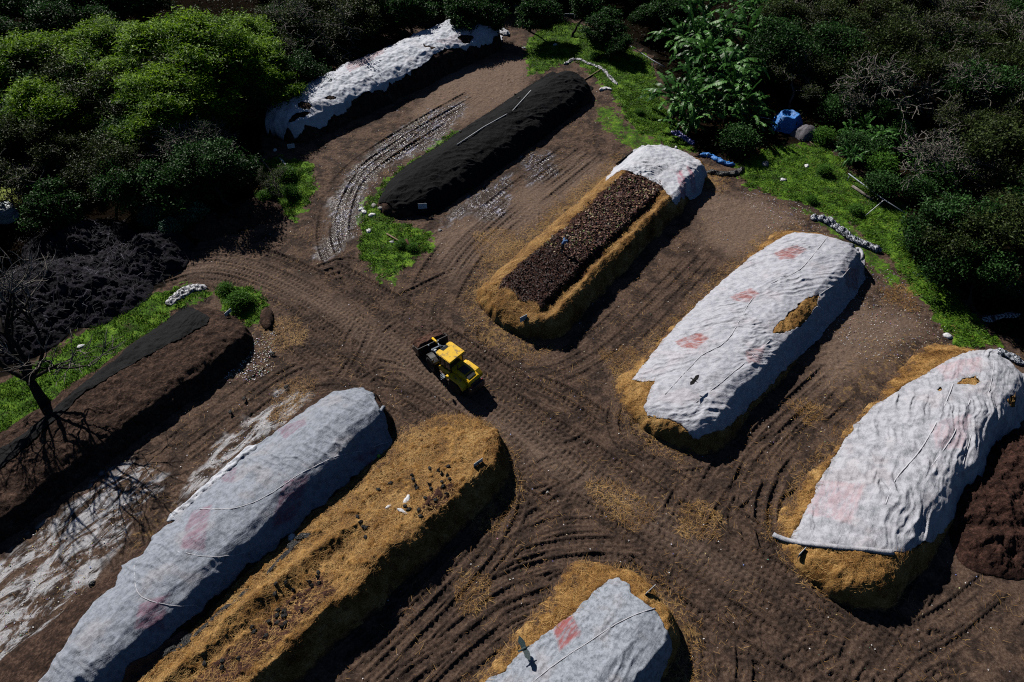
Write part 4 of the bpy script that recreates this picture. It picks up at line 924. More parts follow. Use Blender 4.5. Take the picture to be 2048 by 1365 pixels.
for (px, py, sc, lb) in ((570, 345, .7, 'green shrub left of the mud track, beside the fallen pole'), (590, 385, .6, 'low green shrub at the edge of the mud track'), (530, 390, .6, 'green shrub in the shade above the soil heap'), (478, 592, .75, 'dark green shrub beside the bend, in front of the low windrow'), (455, 580, .5, 'bright green shrub next to the crumpled netting'),
        (800, 492, .42, 'small leafy shrub beside the broken plank'), (830, 495, .4, 'small shrub at the right end of the green patch below the net windrow'), (1200, 75, .5, 'green shrub on the grassy patch at the top'), (1190, 110, .5, 'low leafy shrub by the crumpled white plastic'), (1650, 345, .6, 'green shrub by the pipe rail on the right'), (1710, 415, .5, 'bushy green clump near the dark striped roll'), (1630, 400, .42, 'small green clump above the striped roll'), (1275, 225, .4, 'small green clump at the foot of the banana plants'), (90, 730, .35, 'small green clump under the bare tree'),):
    plant('bu2', px, py, .7*sc, sc, lb, cat='shrub')
plant('br1', 1560, 100, 3.8, .5, 'yellow-green feathery bush to the right of the banana plants')
plant('br2', 1945, 320, 3., .3, 'small yellow-green bush among the grey trees at the right')
for k, v in PROTO.items():
    if not v[1]:
        for c_ in list(v[0].children): bpy.data.objects.remove(c_)
        bpy.data.objects.remove(v[0])
# the large bare tree at the left, dark limbs and pale curling twigs
r_ = random.Random(21); segs = []; tw = []
base_ = G(92, 812, 0)
def limb(p, d, L, ra, lv, up=.1):
    n_ = 6
    for i in range(n_):
        d = nrm(d+np.array([r_.gauss(0, .15), r_.gauss(0, .15), r_.gauss(0, .12)+up])); q = p+d*L/n_
        a, b = ra*(1-.35*i/n_), ra*(1-.35*(i+1)/n_); (segs if lv < 3 else tw).append((p, q, a, b, lv)); p = q
        if lv > 0 and i > 1 and lv < 4 and r_.random() < .32: sub(p, d, L*.6, b*.6, lv+1)
    if lv < 4:
        for j in range(3 if lv < 3 else 2): sub(p, d, L*.72, b*.85, lv+1)
def sub(p, d, L, ra, lv):
    o = nrm([r_.gauss(0, 1), r_.gauss(0, 1), r_.gauss(0, .35)]); nd = nrm(np.array(d)+o*r_.uniform(.6, 1.)); limb(p, nd, L, max(ra, .026), lv, .04 if lv < 4 else .0)
p0 = np.zeros(3); d0 = nrm([.0, .06, 1]); 
for i in range(6):
    q = p0+d0*.4; segs.append((p0, q, .36-.022*i, .34-.022*i, 0)); p0 = q; d0 = nrm(d0+np.array([r_.gauss(0, .05), r_.gauss(0, .05), 0]))
for dx, dy, dz, L, ra in ((-.85, .25, .5, 3.6, .17), (-.25, .75, .9, 3.8, .17), (.35, .6, .9, 3.7, .16), (.9, -.15, .25, 2.9, .12), (.75, .6, .45, 3.6, .13), (-.5, .6, .4, 3.2, .12)):
    limb(p0, nrm([dx, dy, dz]), L, ra, 1, .1)
bt = thing('bare_tree', 'large leafless tree with dark limbs standing on the grass strip at the left', 'tree', (base_[0], base_[1], zg(base_[0], base_[1])-.1))
link('trunk', wood_mesh('trunk', segs), M['bark_dark'], bt); link('branches', wood_mesh('branches', tw), M['bark_grey'], bt)
bt.scale = (1.22, 1.22, 1.15)
print('bare tree segs', len(segs), len(tw))
# banana-like plants with torn paddle leaves
def paddle_leaf(rs, base, az, elev, L, W, droop):
    n_ = 16; pts = []; p = np.array(base, float); d = np.array([math.cos(az)*math.cos(elev), math.sin(az)*math.cos(elev), math.sin(elev)])
    for i in range(n_+1):
        pts.append(p.copy()); p = p+d*L/n_; d = nrm(d+np.array([0, 0, -droop/n_*(1+i*.12)]))
    V = []; F = []; LV = []; lv = rs.random()*.6+.2
    for i in range(4, n_):
        a, b = pts[i], pts[i+1]; t = nrm(b-a); s_ = nrm(np.cross(t, [0, 0, 1])); w = W*math.sin(math.pi*((i-3.4)/(n_-2.6)))**.6
        for sg in (-1, 1):
            gap = rs.random() < .08
            if gap: continue
            tip = s_*sg*w*.5*rs.uniform(.85, 1.05)+np.array([0, 0, -w*rs.uniform(.1, .35)]); sh = t*w*rs.uniform(.1, .35); k = len(V); sl = rs.uniform(.6, .95)
            V += [a, b*1., a+(b-a)*sl+tip+sh, a+tip+sh]; F.append([k, k+1, k+2, k+3]); LV += [lv+.15]*2+[lv+rs.uniform(-.12, .15)]*2
    k = len(V); v, f = tubes(pts[:-1], pts[1:], np.linspace(.035, .012, n_), np.linspace(.033, .01, n_), 3)
    return np.array(V), np.array(F), np.array(LV), v, f
def banana(seed, name_='banana_plant', nst=5):
    rs = np.random.default_rng(seed); t = thing(name_, '', 'plant'); VV = []; FF = []; LL = []; k = 0; st_ = []
    for s_ in range(nst):
        bx, by = rs.normal(0, .7, 2); h = rs.uniform(1.2, 3.4); lx, ly = rs.normal(0, .35, 2)
        st_.append((np.array([bx, by, 0]), np.array([bx+lx, by+ly, h]), .14, .09, 0))
        for j in range(rs.integers(7, 11)):
            V, F, l, v2, f2 = paddle_leaf(rs, (bx+lx*.9, by+ly*.9, h-rs.uniform(0, .5)), j*2.4+rs.uniform(-.3, .3), rs.uniform(.5, 1.35), rs.uniform(2.6, 4.), rs.uniform(.5, .75), rs.uniform(.5, 1.6))
            VV.append(V); FF.append(F+k); LL.append(l); k += len(V); VV.append(v2); FF.append(f2+k); LL.append(np.full(len(v2), .95)); k += len(v2)
    link('trunk', wood_mesh('trunk', st_), M['bark_dark'], t); link('crown', npmesh('crown', np.concatenate(VV), np.concatenate(FF), False, {'lv': np.clip(np.concatenate(LL), 0, 1)}), M['fol_banana'], t)
    return t
BN = [banana(1), banana(2), banana(3)]
GBN = 'banana-like plants in the clump at the upper right'; LBN = 'tall banana-like plant with torn paddle leaves in the upper right clump'
for i, (px, py, sc) in enumerate([(1365, 190, 1.), (1400, 130, 1.05), (1440, 90, 1.05), (1370, 70, 1.), (1470, 150, 1.), (1420, 30, 1.), (1500, 80, .95), (1350, 20, .9), (1500, 20, 1.), (1450, 190, .9), (1540, 40, .9), (1395, 235, .7), (1500, 215, .75)]):
    sc *= 1.25; p = G(px, py, 2.5*sc); loc = (p[0], p[1], zg(p[0], p[1])-.05)
    if i < 3: o = BN[i]; o.location = loc; o.scale = (sc,)*3; o.rotation_euler = (0, 0, RD.uniform(0, 6)); o['label'] = LBN; o['group'] = GBN
    else: dup(BN[i % 3], loc, RD.uniform(0, 6.28), LBN, sc, GBN)
for i_, (px_, py_) in enumerate([(1650, 260), (1700, 290), (1745, 300), (1780, 330), (1760, 370), (1830, 380), (1720, 240), (1670, 230), (1800, 270), (1845, 340), (1890, 360), (1470, 285)]):
    plant('bu3' if i_ % 3 else 'bu2', px_, py_, 1., RD.uniform(.8, 1.4), 'dark shrub at the edge of the wood behind the right grass patch', 'dark shrubs along the wood edge on the right', 'shrub')
for i, (px, py, sc) in enumerate([(1720, 265, .6), (1760, 285, .6), (1690, 310, .5), (1810, 300, .5), (1840, 330, .45), (1770, 320, .45), (1790, 260, .5), (1870, 360, .4)]):
    p = G(px, py, 2.*sc); dup(BN[i % 3], (p[0], p[1], zg(p[0], p[1])-.05), RD.uniform(0, 6.28), 'small banana-like plant under the grey trees on the right', sc, 'small banana-like plants on the right')
# ------------------------------------------------------------------ wheel loader (x forward, built at its own origin)
def R3(ax, a): return Matrix.Rotation(a, 3, ax)
lp = G(905, 752, 0)
ld = thing('wheel_loader', 'yellow wheel loader carrying dark compost on the dirt track', 'wheel loader', (lp[0], lp[1], zg(lp[0], lp[1])-.02), rad(138)); ld.scale = (1.06,)*3
YL, BK = M['yellow'], M['black']
# rear body: engine hood, sloping to the rear
m = MB(); m.prism([(-.35, .75), (-2.35, .85), (-2.45, 1.25), (-2.3, 1.62), (-1.6, 1.78), (-.35, 1.86)], -.52, .52); bmesh.ops.bevel(m.bm, geom=m.bm.edges[:], offset=.05, segments=2, affect='EDGES'); body = m.build('hood', YL, ld)
m = MB(); m.box((-1.35, 0, 1.84), (.7, .62, .03), R3('Y', -.06), .01); m.box((-1.95, 0, 1.73), (.34, .7, .03), R3('Y', -.22), .01)
for i in range(5): m.box((-1.85-.06*i, 0, 1.765-.013*i), (.02, .6, .02))
m.build('engine_grille', BK, ld)
m = MB(); m.tube([(-1.0, .3, 1.8), (-1.0, .3, 2.25), (-1.06, .3, 2.33)], .045, 10); m.build('exhaust_pipe', BK, ld)
m = MB(); m.box((-2.5, 0, .95), (.34, 1.35, .62), None, .07); m.box((-2.42, 0, 1.35), (.14, .9, .2), None, .03); m.build('counterweight', BK, ld)
for sy in (-1, 1):
    m = MB(); m.prism([(-.42, 1.02), (-.42, 1.32), (-.75, 1.5), (-1.75, 1.5), (-2.1, 1.25), (-2.15, .98), (-2.02, .98), (-1.88, 1.2), (-1.68, 1.36), (-.85, 1.36), (-.62, 1.2), (-.56, 1.02)], sy*.54, sy*1.02)
    bmesh.ops.bevel(m.bm, geom=m.bm.edges[:], offset=.015, segments=1, affect='EDGES'); m.build('fender', YL, ld)
    m = MB(); m.box((-2.52, sy*.5, 1.28), (.06, .18, .12), None, .02); m.build('rear_light', simple('rear_light_red', (.35, .02, .02), .3), ld)
m = MB(); m.box((-.9, 0, .72), (2.7, .8, .38), None, .05); m.box((.05, 0, .6), (.5, .55, .5), None, .06); m.build('chassis', BK, ld)
# cab
m = MB(); m.prism([(-.55, .95), (.6, .95), (.62, 1.25), (.42, 1.45), (-.55, 1.45)], -.68, .68); m.build('cab_base', YL, ld)
cab = MB(); cab.prism([(-.6, 1.45), (.5, 1.45), (.36, 2.52), (-.52, 2.52)], -.6, .6); cabo = cab.build('cab_window', M['glass'], ld)
m = MB()
for sy in (-1, 1):
    for (xa, xb) in ((.5, .36), (-.6, -.52), (0., -.02)): m.tube([(xa, sy*.615, 1.45), (xb, sy*.615, 2.53)], .045, 6)
m.tube([(.53, -.6, 1.46), (.53, .6, 1.46)], .04, 6); m.tube([(-.63, -.6, 1.46), (-.63, .6, 1.46)], .04, 6)
m.build('cab_frame', BK, ld)
m = MB(); m.prism([(-.74, -.74), (-.74, .74), (.62, .74), (.74, .64), (.74, .3), (.36, .3), (.36, -.3), (.74, -.3), (.74, -.64), (.62, -.74)], 2.56, 2.72, 'z')
bmesh.ops.bevel(m.bm, geom=m.bm.edges[:], offset=.035, segments=2, affect='EDGES'); roof = m.build('cab_roof', YL, ld)
m = MB(); m.box((.55, 0, 2.6), (.36, .56, .05), None, .01); m.build('roof_window', M['roofglass'], ld)
m = MB()
for i in range(5): m.box((.41+.07*i, 0, 2.64), (.014, .54, .02))
m.box((.55, -.285, 2.64), (.4, .02, .03)); m.box((.55, .285, 2.64), (.4, .02, .03)); m.build('roof_grille', BK, ld)
for sy in (-1, 1):
    m = MB(); m.tube([(.55, sy*.62, 1.9), (.75, sy*.98, 2.0)], .015, 6); m.box((.76, sy*1.02, 1.98), (.05, .2, .3), R3('Z', sy*.3), .02); m.build('mirror', BK, ld)
    m = MB(); m.box((.66, sy*.55, 2.48), (.1, .16, .12), None, .03); m.build('work_light', M['white'], ld)
    m = MB()
    for i in range(3): m.box((-.05, sy*.88, .42+.24*i), (.45, .22, .035), None, .01)
    m.box((-.27, sy*.9, .72), (.03, .04, .75)); m.box((.17, sy*.9, .72), (.03, .04, .75)); m.build('ladder', M['bluegrey'], ld)
# wheels
def wheel(x_, y_, parent, rz=0.):
    w = MB(); w.lathe([(.3, -.2), (.5, -.24), (.6, -.22), (.63, -.14), (.64, 0), (.63, .14), (.6, .22), (.5, .24), (.3, .2)], (0, 0, 0), 'y', 28)
    for j in range(18):
        a = j*2*math.pi/18
        for sy in (-1, 1): w.box((math.cos(a+.08*sy)*.635, sy*.1, math.sin(a+.08*sy)*.635), (.05, .22, .07), Matrix.Rotation(-(a+.08*sy), 3, 'Y') @ R3('X', sy*.5))
    o = w.build('wheel', M['rubber'], parent); o.location = (x_, y_, .62); o.rotation_euler = (0, 0, rz)
    r = MB(); r.lathe([(.33, -.17), (.31, -.2), (.27, -.12), (.1, -.1), (.1, -.16), (.02, -.17)] if y_ < 0 else [(.33, .17), (.31, .2), (.27, .12), (.1, .1), (.1, .16), (.02, .17)], (0, 0, 0), 'y', 22)
    r.build('rim', M['yellow'], o)
wheel(-1.25, -.8, ld); wheel(-1.25, .8, ld)
# front frame turned left about the joint
FA = rad(-14); FM = Matrix.Rotation(FA, 3, 'Z')
def fr(p): return tuple(FM @ Vector(p))
def ftr(mb):
    bmesh.ops.transform(mb.bm, matrix=FM.to_4x4(), verts=mb.bm.verts[:]); return mb
for sy in (-.8, .8):
    p = fr((1.35, sy, 0)); wheel(p[0], p[1], ld, FA)
ff = MB(); ff.box((1.0, 0, .8), (1.5, .72, .5), None, .06); ff.prism([(.55, .95), (1.35, .95), (1.2, 1.55), (.75, 1.62)], -.42, -.3); ff.prism([(.55, .95), (1.35, .95), (1.2, 1.55), (.75, 1.62)], .3, .42); ftr(ff).build('front_frame', M['bluegrey'], ld)
for sy in (-1, 1):
    f_ = MB(); f_.prism([(.72, 1.2), (.8, 1.34), (1.2, 1.44), (1.6, 1.42), (1.9, 1.25), (1.97, 1.0), (1.93, 1.0), (1.85, 1.2), (1.58, 1.37), (1.2, 1.38), (.84, 1.3), (.76, 1.18)], sy*.56, sy*1.0); ftr(f_).build('front_fender', BK, ld)
    a_ = MB(); a_.prism([(.8, 1.45), (.85, 1.62), (1.7, 1.5), (2.5, .82), (2.62, .55), (2.5, .5), (2.3, .75), (1.6, 1.3)], sy*.34, sy*.44); ftr(a_).build('lift_arm', M['bluegrey'], ld)
    h_ = MB(); h_.tube([(1.2, sy*.5, 2.0), (1.2, sy*.5, 1.5)], .02, 6); h_.box((1.24, sy*.55, 2.02), (.12, .2, .16), None, .03); ftr(h_).build('headlight', M['white'], ld)
c_ = MB(); c_.tube([(1.1, 0, 1.75), (2.0, 0, 1.95)], .055, 10); c_.tube([(.8, 0, 1.6), (1.15, 0, 1.76)], .08, 10); ftr(c_).build('hydraulic_cylinder', M['bluegrey'], ld)
b_ = MB(); b_.tube([(1.85, 0, 1.92), (2.65, 0, 1.7)], .085, 10); ftr(b_).build('tilt_lever', YL, ld)
b_ = MB(); b_.box((2.2, 0, 1.05), (.14, .8, .14), None, .03); b_.box((2.62, -.4, .9), (.12, .1, .7)); b_.box((2.62, .4, .9), (.12, .1, .7)); ftr(b_).build('coupler', M['bluegrey'], ld)
k_ = MB(); prof = [(2.7, 1.2), (2.68, .5), (2.85, .28), (3.75, .32), (3.78, .36), (2.92, .36), (2.76, .54), (2.76, 1.18)]
k_.prism(prof, -1.22, 1.22); side = [(2.7, 1.2), (2.68, .5), (2.85, .28), (3.75, .32), (3.7, .5), (3.2, 1.02)]
k_.prism(side, -1.26, -1.222); k_.prism(side, 1.222, 1.26)
for i in range(9): k_.box((3.84, -1.05+i*.2625, .335), (.2, .07, .045))
ftr(k_).build('bucket', M['black'], ld)
# compost load heaped in the bucket
nx, ny = 34, 60; V = []
for j in range(ny+1):
    for i in range(nx+1):
        u, v_ = i/nx, j/ny; xx = 2.8+1.0*u; yy = -1.2+2.4*v_; e = min(1, 6*min(u, 1-u, ))*min(1, 8*min(v_, 1-v_))
        zz = .8+(.52-.12*u)*min(1, e)**.5
        V.append(fr((xx, yy, zz)))
V = np.array(V); V[:, 2] += .12*fbm(V[:, 0]*1., V[:, 1]*1., 2.2, 4, 9)
V[:, 2] = np.maximum(V[:, 2], .4)
load = link('compost_load', npmesh('compost_load', V, gridfaces(nx+1, ny+1)), lumpy('loaded_compost', [(.35, (.02, .01, .008)), (.5, (.09, .046, .034)), (.66, (.2, .11, .08))], 2., 8., .05)); load.location = ld.location; load.rotation_euler = ld.rotation_euler; load.scale = ld.scale
load['label'] = 'dark compost heaped in the bucket of the yellow loader'; load['category'] = 'compost'

# ------------------------------------------------------------------ skinned figures
def skin(name, joints, bones, mat, parent, sub=2, root=0):
    me = bpy.data.meshes.new(name); me.from_pydata([j[0] for j in joints], bones, [])
    o = link(name, me, mat, parent); sk = o.modifiers.new('skin', 'SKIN')
    for v, j in zip(me.skin_vertices[0].data, joints):
        r = j[1]; v.radius = (r, r) if np.isscalar(r) else r; v.use_root = False
    me.skin_vertices[0].data[root].use_root = True
    sb = o.modifiers.new('sub', 'SUBSURF'); sb.levels = sb.render_levels = sub
    for p in me.polygons: p.use_smooth = True
    return o
pm = march(1124, 506); wk = thing('person', 'stooping worker in dark trousers, blue shirt and cap on the open windrow', 'person', (pm[0], pm[1], pm[2]-.02), rad(35))
# local: x forward, z up; hips back, torso leaning forward, arms down to a fork
hip = (-.05, 0, .88); J = [(hip, (.13, .16)), ((.08, 0, 1.05), (.115, .15)), ((.22, 0, 1.24), (.12, .17)), ((.31, 0, 1.38), (.09, .13)), ((.37, 0, 1.46), .055), ((.42, 0, 1.54), .05)]
B = [(0, 1), (1, 2), (2, 3), (3, 4), (4, 5)]
def addl(pts, rs, frm):
    i = len(J); prev = frm
    for p, r in zip(pts, rs): J.append((p, r)); B.append((prev, len(J)-1)); prev = len(J)-1
    return prev
addl([(-.04, .11, .84), (.08, .14, .47), (-.06, .16, .09)], [.1, .065, .045], 0); addl([(.04, .16, .05), (.14, .17, .035)], [.045, .035], len(J)-1)
addl([(-.04, -.11, .84), (-.02, -.15, .46), (-.2, -.17, .09)], [.1, .065, .045], 0); addl([(-.1, -.17, .05), (.0, -.18, .035)], [.045, .035], len(J)-1)
lh = addl([(.3, .19, 1.36), (.45, .26, 1.1), (.66, .14, .98)], [.06, .045, .032], 3)
rh = addl([(.3, -.19, 1.36), (.36, -.27, 1.08), (.5, -.08, .85)], [.06, .045, .032], 3)
for hand, sgn in ((lh, 1), (rh, -1)):
    hx = np.array(J[hand][0]); pl = addl([tuple(hx+np.array([.05, -.02*sgn, -.03]))], [.032], hand); pc = np.array(J[pl][0])
    for q in range(4):
        o1 = np.array([.02+.004*q, (q-1.5)*.02, -.03]); L_ = (.03, .035, .033, .026)[q]
        addl([tuple(pc+o1), tuple(pc+o1+np.array([.6*L_, 0, -L_])), tuple(pc+o1+np.array([-.1*L_, 0, -1.9*L_]))], [.0105, .009, .008], pl)
    addl([tuple(pc+np.array([-.01, .035*sgn, 0.])), tuple(pc+np.array([.02, .05*sgn, -.03]))], [.011, .009], pl)
skin('body', J, B, M['trousers'], wk)
hd = skin('head', [((.40, 0, 1.5), .05), ((.44, 0, 1.57), (.085, .075)), ((.48, 0, 1.64), (.1, .085)), ((.5, 0, 1.7), (.07, .065))], [(0, 1), (1, 2), (2, 3)], M['skin'], wk)
fc = MB(); fc.box((.585, 0, 1.6), (.035, .025, .04), None, .008); fc.box((.57, 0, 1.555), (.02, .045, .01), None, .003); fc.box((.585, .033, 1.63), (.012, .02, .012), None, .003); fc.box((.585, -.033, 1.63), (.012, .02, .012), None, .003); fc.box((.47, .09, 1.61), (.03, .02, .05), None, .007); fc.box((.47, -.09, 1.61), (.03, .02, .05), None, .007); fc.build('face', M['skin'], wk)
cp = MB(); cp.lathe([(.105, 0), (.1, .05), (.07, .1), (.02, .12)], (.48, 0, 1.66), 'z', 16); cp.box((.6, 0, 1.665), (.13, .14, .012), R3('Y', .15), .005); cp.build('cap', M['cap'], wk)
skin('shirt', [((-.02, 0, .97), (.145, .175)), ((.09, 0, 1.08), (.135, .17)), ((.22, 0, 1.25), (.14, .19)), ((.31, 0, 1.39), (.1, .15)), ((.35, .0, 1.44), .07), ((.3, .2, 1.36), .078), ((.385, .24, 1.2), .062), ((.3, -.2, 1.36), .078), ((.335, -.245, 1.2), .062)], [(0, 1), (1, 2), (2, 3), (3, 4), (3, 5), (5, 6), (3, 7), (7, 8)], M['shirt'], wk)
fk = thing('fork', 'long-handled fork held by the worker on the windrow', 'tool', (pm[0], pm[1], pm[2]-.02), rad(35))
m = MB(); m.tube([(.42, -.16, 1.25), (.54, -.06, .86), (.7, .12, .92 if False else .5), (.86, .2, .12)], .016, 8); m.build('handle', M['wood'], fk)
m = MB(); m.tube([(.78, .12, .16), (.86, .2, .13), (.92, .3, .12)], .01, 6)
for q in range(4): m.tube([(.79+.042*q, .13+.055*q, .15), (.86+.042*q, .1+.055*q, .06), (.95+.042*q, .06+.055*q, .02)], .006, 5)
m.build('tines', M['black'], fk)

# ------------------------------------------------------------------ birds
def bird_proto(label, pose):
    t = thing('bird', label, 'bird'); hb = .26
    if pose == 'flying': J = [((-.3, 0, 0), (.05, .03)), ((-.16, 0, .0), .085), ((0, 0, .01), .115), ((.15, 0, .015), .085), ((.24, 0, .0), .04), ((.33, 0, .01), .042), ((.4, 0, 0), .014)]
    elif pose == 'feeding': J = [((-.3, 0, .3), (.03, .05)), ((-.14, 0, .29), .09), ((.02, 0, .28), .115), ((.15, 0, .24), .09), ((.23, 0, .15), .04), ((.28, 0, .07), .042), ((.31, 0, .01), .013)]
    else: J = [((-.3, 0, .14), (.03, .05)), ((-.16, 0, .22), .085), ((-.02, 0, .31), .115), ((.09, 0, .4), .095), ((.13, 0, .5), .042), ((.18, 0, .56), .042), ((.25, 0, .54), .013)]
    skin('body', J, [(i, i+1) for i in range(6)], M['featherblack'], t, 2, 2)
    w = MB()
    if pose == 'flying':
        for sy in (-1, 1):
            o = [(.16, .05), (.22, .35), (.16, .6), (.05, .82)] ; tr = [(-.16, .06), (-.15, .3), (-.2, .5), (-.12, .66)]
            pts = [(a, sy*b) for a, b in o]+[(.0, sy*.84), (-.05, sy*.76), (-.02, sy*.72), (-.1, sy*.72)]+[(a, sy*b) for a, b in tr[::-1]]
            v = [w.bm.verts.new((p[0], p[1], .03+.1*abs(p[1]))) for p in pts]; w.bm.faces.new(v)
        v = [w.bm.verts.new(p) for p in ((-.22, -.04, .01), (-.22, .04, .01), (-.44, .09, .0), (-.44, -.09, .0))]; w.bm.faces.new(v)
        bmesh.ops.triangulate(w.bm, faces=w.bm.faces[:])
        wo = w.build('wings', M['featherblack'], t); sm = wo.modifiers.new('s', 'SOLIDIFY'); sm.thickness = .02
    else:
        tilt = .0 if pose == 'feeding' else -.6
        for sy in (-1, 1): w.tube([(.08, sy*.1, .3 if pose == 'feeding' else .4), (-.08, sy*.125, .3), (-.24, sy*.08, .29 if pose == 'feeding' else .2), (-.38, sy*.03, .28 if pose == 'feeding' else .1)], [.03, .075, .05, .012], 8)
        w.build('wings', M['featherblack'], t)
        l = MB()
        for sy in (-1, 1):
            l.tube([(0, sy*.05, .2), (.02, sy*.055, .1), (0, sy*.06, .005)], .012, 6); l.tube([(-.04, sy*.06, .01), (.08, sy*.06, .01)], .009, 5)
        l.build('legs', M['feathergrey'], t)
    return t
bs = [bird_proto('', 'standing'), bird_proto('', 'feeding')]; bf = bird_proto('', 'flying'); used = [False, False]
def zoom(ox, oy, k, L): return [(ox+a/k, oy+b/k) for a, b in L]
B8 = zoom(740, 840, 6.827, [(815, 640), (940, 670), (985, 725), (570, 745), (590, 790), (275, 850), (130, 940), (1080, 620), (1060, 745), (1085, 800), (630, 880), (655, 920), (810, 870), (835, 930), (985, 840), (1010, 890), (765, 1060), (1045, 1000), (890, 1080), (490, 1165), (525, 1210), (665, 1225), (705, 1300)])
B8 += zoom(560, 980, 5.11, [(800, 270), (820, 320), (850, 370), (890, 370), (880, 480), (400, 840), (390, 880), (300, 930), (330, 970), (410, 940), (75, 930), (140, 1010), (235, 1210), (45, 1240), (60, 1280)])
B8 += zoom(380, 1100, 4.876, [(835, 410), (860, 580), (860, 620), (920, 590), (920, 640), (1100, 570), (780, 690), (850, 700), (900, 740), (930, 710), (620, 740), (640, 780), (740, 830), (480, 1050), (320, 1080), (330, 1130), (150, 1090), (850, 320)])
BO = {(575, 772): 'black bird standing alone on the bare lane, nearest the loader', (490, 795): 'middle one of three black birds on the bare lane left of the grey cover', (462, 822): 'lowest of three black birds on the bare lane left of the grey cover', (545, 706): 'black bird beside the colourful litter patch',
      (1078, 0): None, (962, 30): None, (1037, 196): 'black bird on the upper edge of the black net', (1030, 190): 'black bird on the left side of the black net near the white pipe', (920, 262): 'black bird at the left foot of the black net', (455, 628): 'dark bird perched at the end of the narrow net strip'}
def put_bird(px, py, label, group, sc=.62):
    p = march(px, py+4); i = RD.randint(0, 1); loc = (p[0], p[1], p[2]-.01 if sdf(np.array([p[0]]), np.array([p[1]]), COV['c2'][1])[0] > 0 else p[2]+.07); rz = RD.uniform(0, 6.28)
    if not used[i]:
        used[i] = True; o = bs[i]; o.location = loc; o.rotation_euler = (0, 0, rz); o.scale = (sc,)*3; o['label'] = label
        if group: o['group'] = group
        return o
    o = dup(bs[i], loc, rz, label, sc, group)
    if not group and 'group' in o: del o['group']
    return o
for px, py in B8: put_bird(px, py, 'black bird among the flock on the golden straw windrow', 'black birds on the straw windrow')
for (px, py), lb in BO.items():
    if lb: put_bird(px, py, lb, None, .75)
p = march(1383, 778); bf.location = (p[0], p[1], p[2]+1.); bf.rotation_euler = (0, rad(8), rad(-40)); bf.scale = (.72,)*3; bf['label'] = 'black bird gliding over the cover with reddish patches'
p = march(1048, 1308); o = dup(bf, (p[0], p[1], p[2]+.9), rad(25), 'dark bird with spread wings over the cover with the pink square', .85)
for c in o.children:
    c.data = c.data.copy(); c.data.materials[0] = M['fteal']

# ------------------------------------------------------------------ signs
def sign(px, py, z, az, label, w=.62, h=.42, tilt=.35, post=True, dark=False, lines=True):
    p = G(px, py, z); t = thing('sign', label, 'sign', (p[0], p[1], 0.), rad(az)); zb = float(HT(np.array([p[0]]), np.array([p[1]]))[0]); t.location.z = zb-.05; hz = max(z-zb, .3)+.05
    b = MB(); b.box((0, 0, hz), (.03, w, h), R3('Y', -tilt), .006); bo = b.build('board', M['white'], t)
    i_ = MB(); fx = Matrix.Rotation(-tilt, 3, 'Y')
    for (yy, zz, ww, hh) in ((-.17, .09, .14, .02), (.0, .1, .12, .05), (.17, .09, .16, .02), (-.02, .0, .44, .018), (-.08, -.06, .3, .018), (.05, -.12, .38, .018)):
        c = fx @ Vector((.018, yy*w/.62, zz*h/.42)); i_.box((c.x, c.y, c.z+hz), (.004, ww*w/.62, hh), fx)
    i_.build('lettering', M['ink'], bo)
    q = MB(); q.box((-.05, 0, hz*.5), (.05, .05, hz), None, .005); q.build('post', M['wood'], t)
    return t
sign(582, 292, .75, -75, 'small white sign board at the front of the farthest windrow', .75, .45)
sign(845, 412, .9, -85, 'small white sign board on the black net windrow', .85, .5)
sign(1047, 651, .8, -55, 'pale sign board at the front of the open windrow', .7, .5, .1)
sign(1603, 1106, .8, -50, 'blue-looking sign board under the front hem of the largest cover', .75, .5, .1)
sign(957, 935, 1.5, 130, 'dark-backed sign on a stake at the upper end of the golden straw windrow', .75, .45, .1)
sign(1297, 1188, 1.1, 130, 'dark-backed sign on a stake behind the cover with the pink square', .8, .45, .1)
sign(456, 625, 1., 150, 'dark-backed sign at the end of the low net-topped windrow', .7, .4, .1)

# ------------------------------------------------------------------ pipes, rails, planks
def bar(name, label, pts, r, mat, cat, k=8, z=None, marched=False, parent=None):
    if marched: q = [march(*p[:2])+np.array([0, 0, .1+r]) for p in pts]
    else: q = [G(p[0], p[1], p[2]) for p in pts]
    o = MB().tube([tuple(p) for p in q], r, k).build(name, mat, parent)
    if parent is None: o['label'] = label; o['category'] = cat
    return o
bar('pipe', 'thin white pipe bent at a joint lying along the black net', [(914, 292), (968, 256), (1024, 225), (1045, 202), (1062, 183)], .045, M['pipe'], 'pipe', marched=True)
def rail(label, pts, posts, r=.05):
    t = thing('pipe_rail', label, 'rail', (*G(pts[0][0], pts[0][1], pts[0][2])[:2], 0)); o0 = np.array(t.location)
    m = MB(); m.tube([tuple(G(*p)-o0) for p in pts], r, 8); m.build('rail', M['bluepipe'], t)
    for p in posts:
        g_ = G(*p)-o0; m = MB(); m.tube([(g_[0], g_[1], -.1), (g_[0]+.03, g_[1], p[2]+.05)], r*.9, 8); m.build('post', M['bluepipe'], t)
rail('long pale pipe rail descending from the top edge to the banana plants', [(1078, 27, .9), (1150, 28, .9), (1195, 50, .9), (1245, 82, .9), (1308, 122, .9), (1330, 134, .9)], [(1150, 28, .9), (1245, 82, .9), (1308, 122, .9)])
rail('grey pipe rail across the grass in front of the grey trees', [(1697, 347, .8), (1766, 398, .8), (1810, 426, .8)], [(1700, 349, .8), (1766, 398, .8)])
rail('pipe rail at the right edge in the tree shadow', [(1985, 540, .7), (2048, 590, .7), (2100, 640, .7)], [(2020, 568, .7)])
bar('pipe', 'pale pipe leaning from the pipe rail down onto the grass', [(1768, 400, .75), (1730, 432, .1)], .04, M['pipe'], 'pipe')
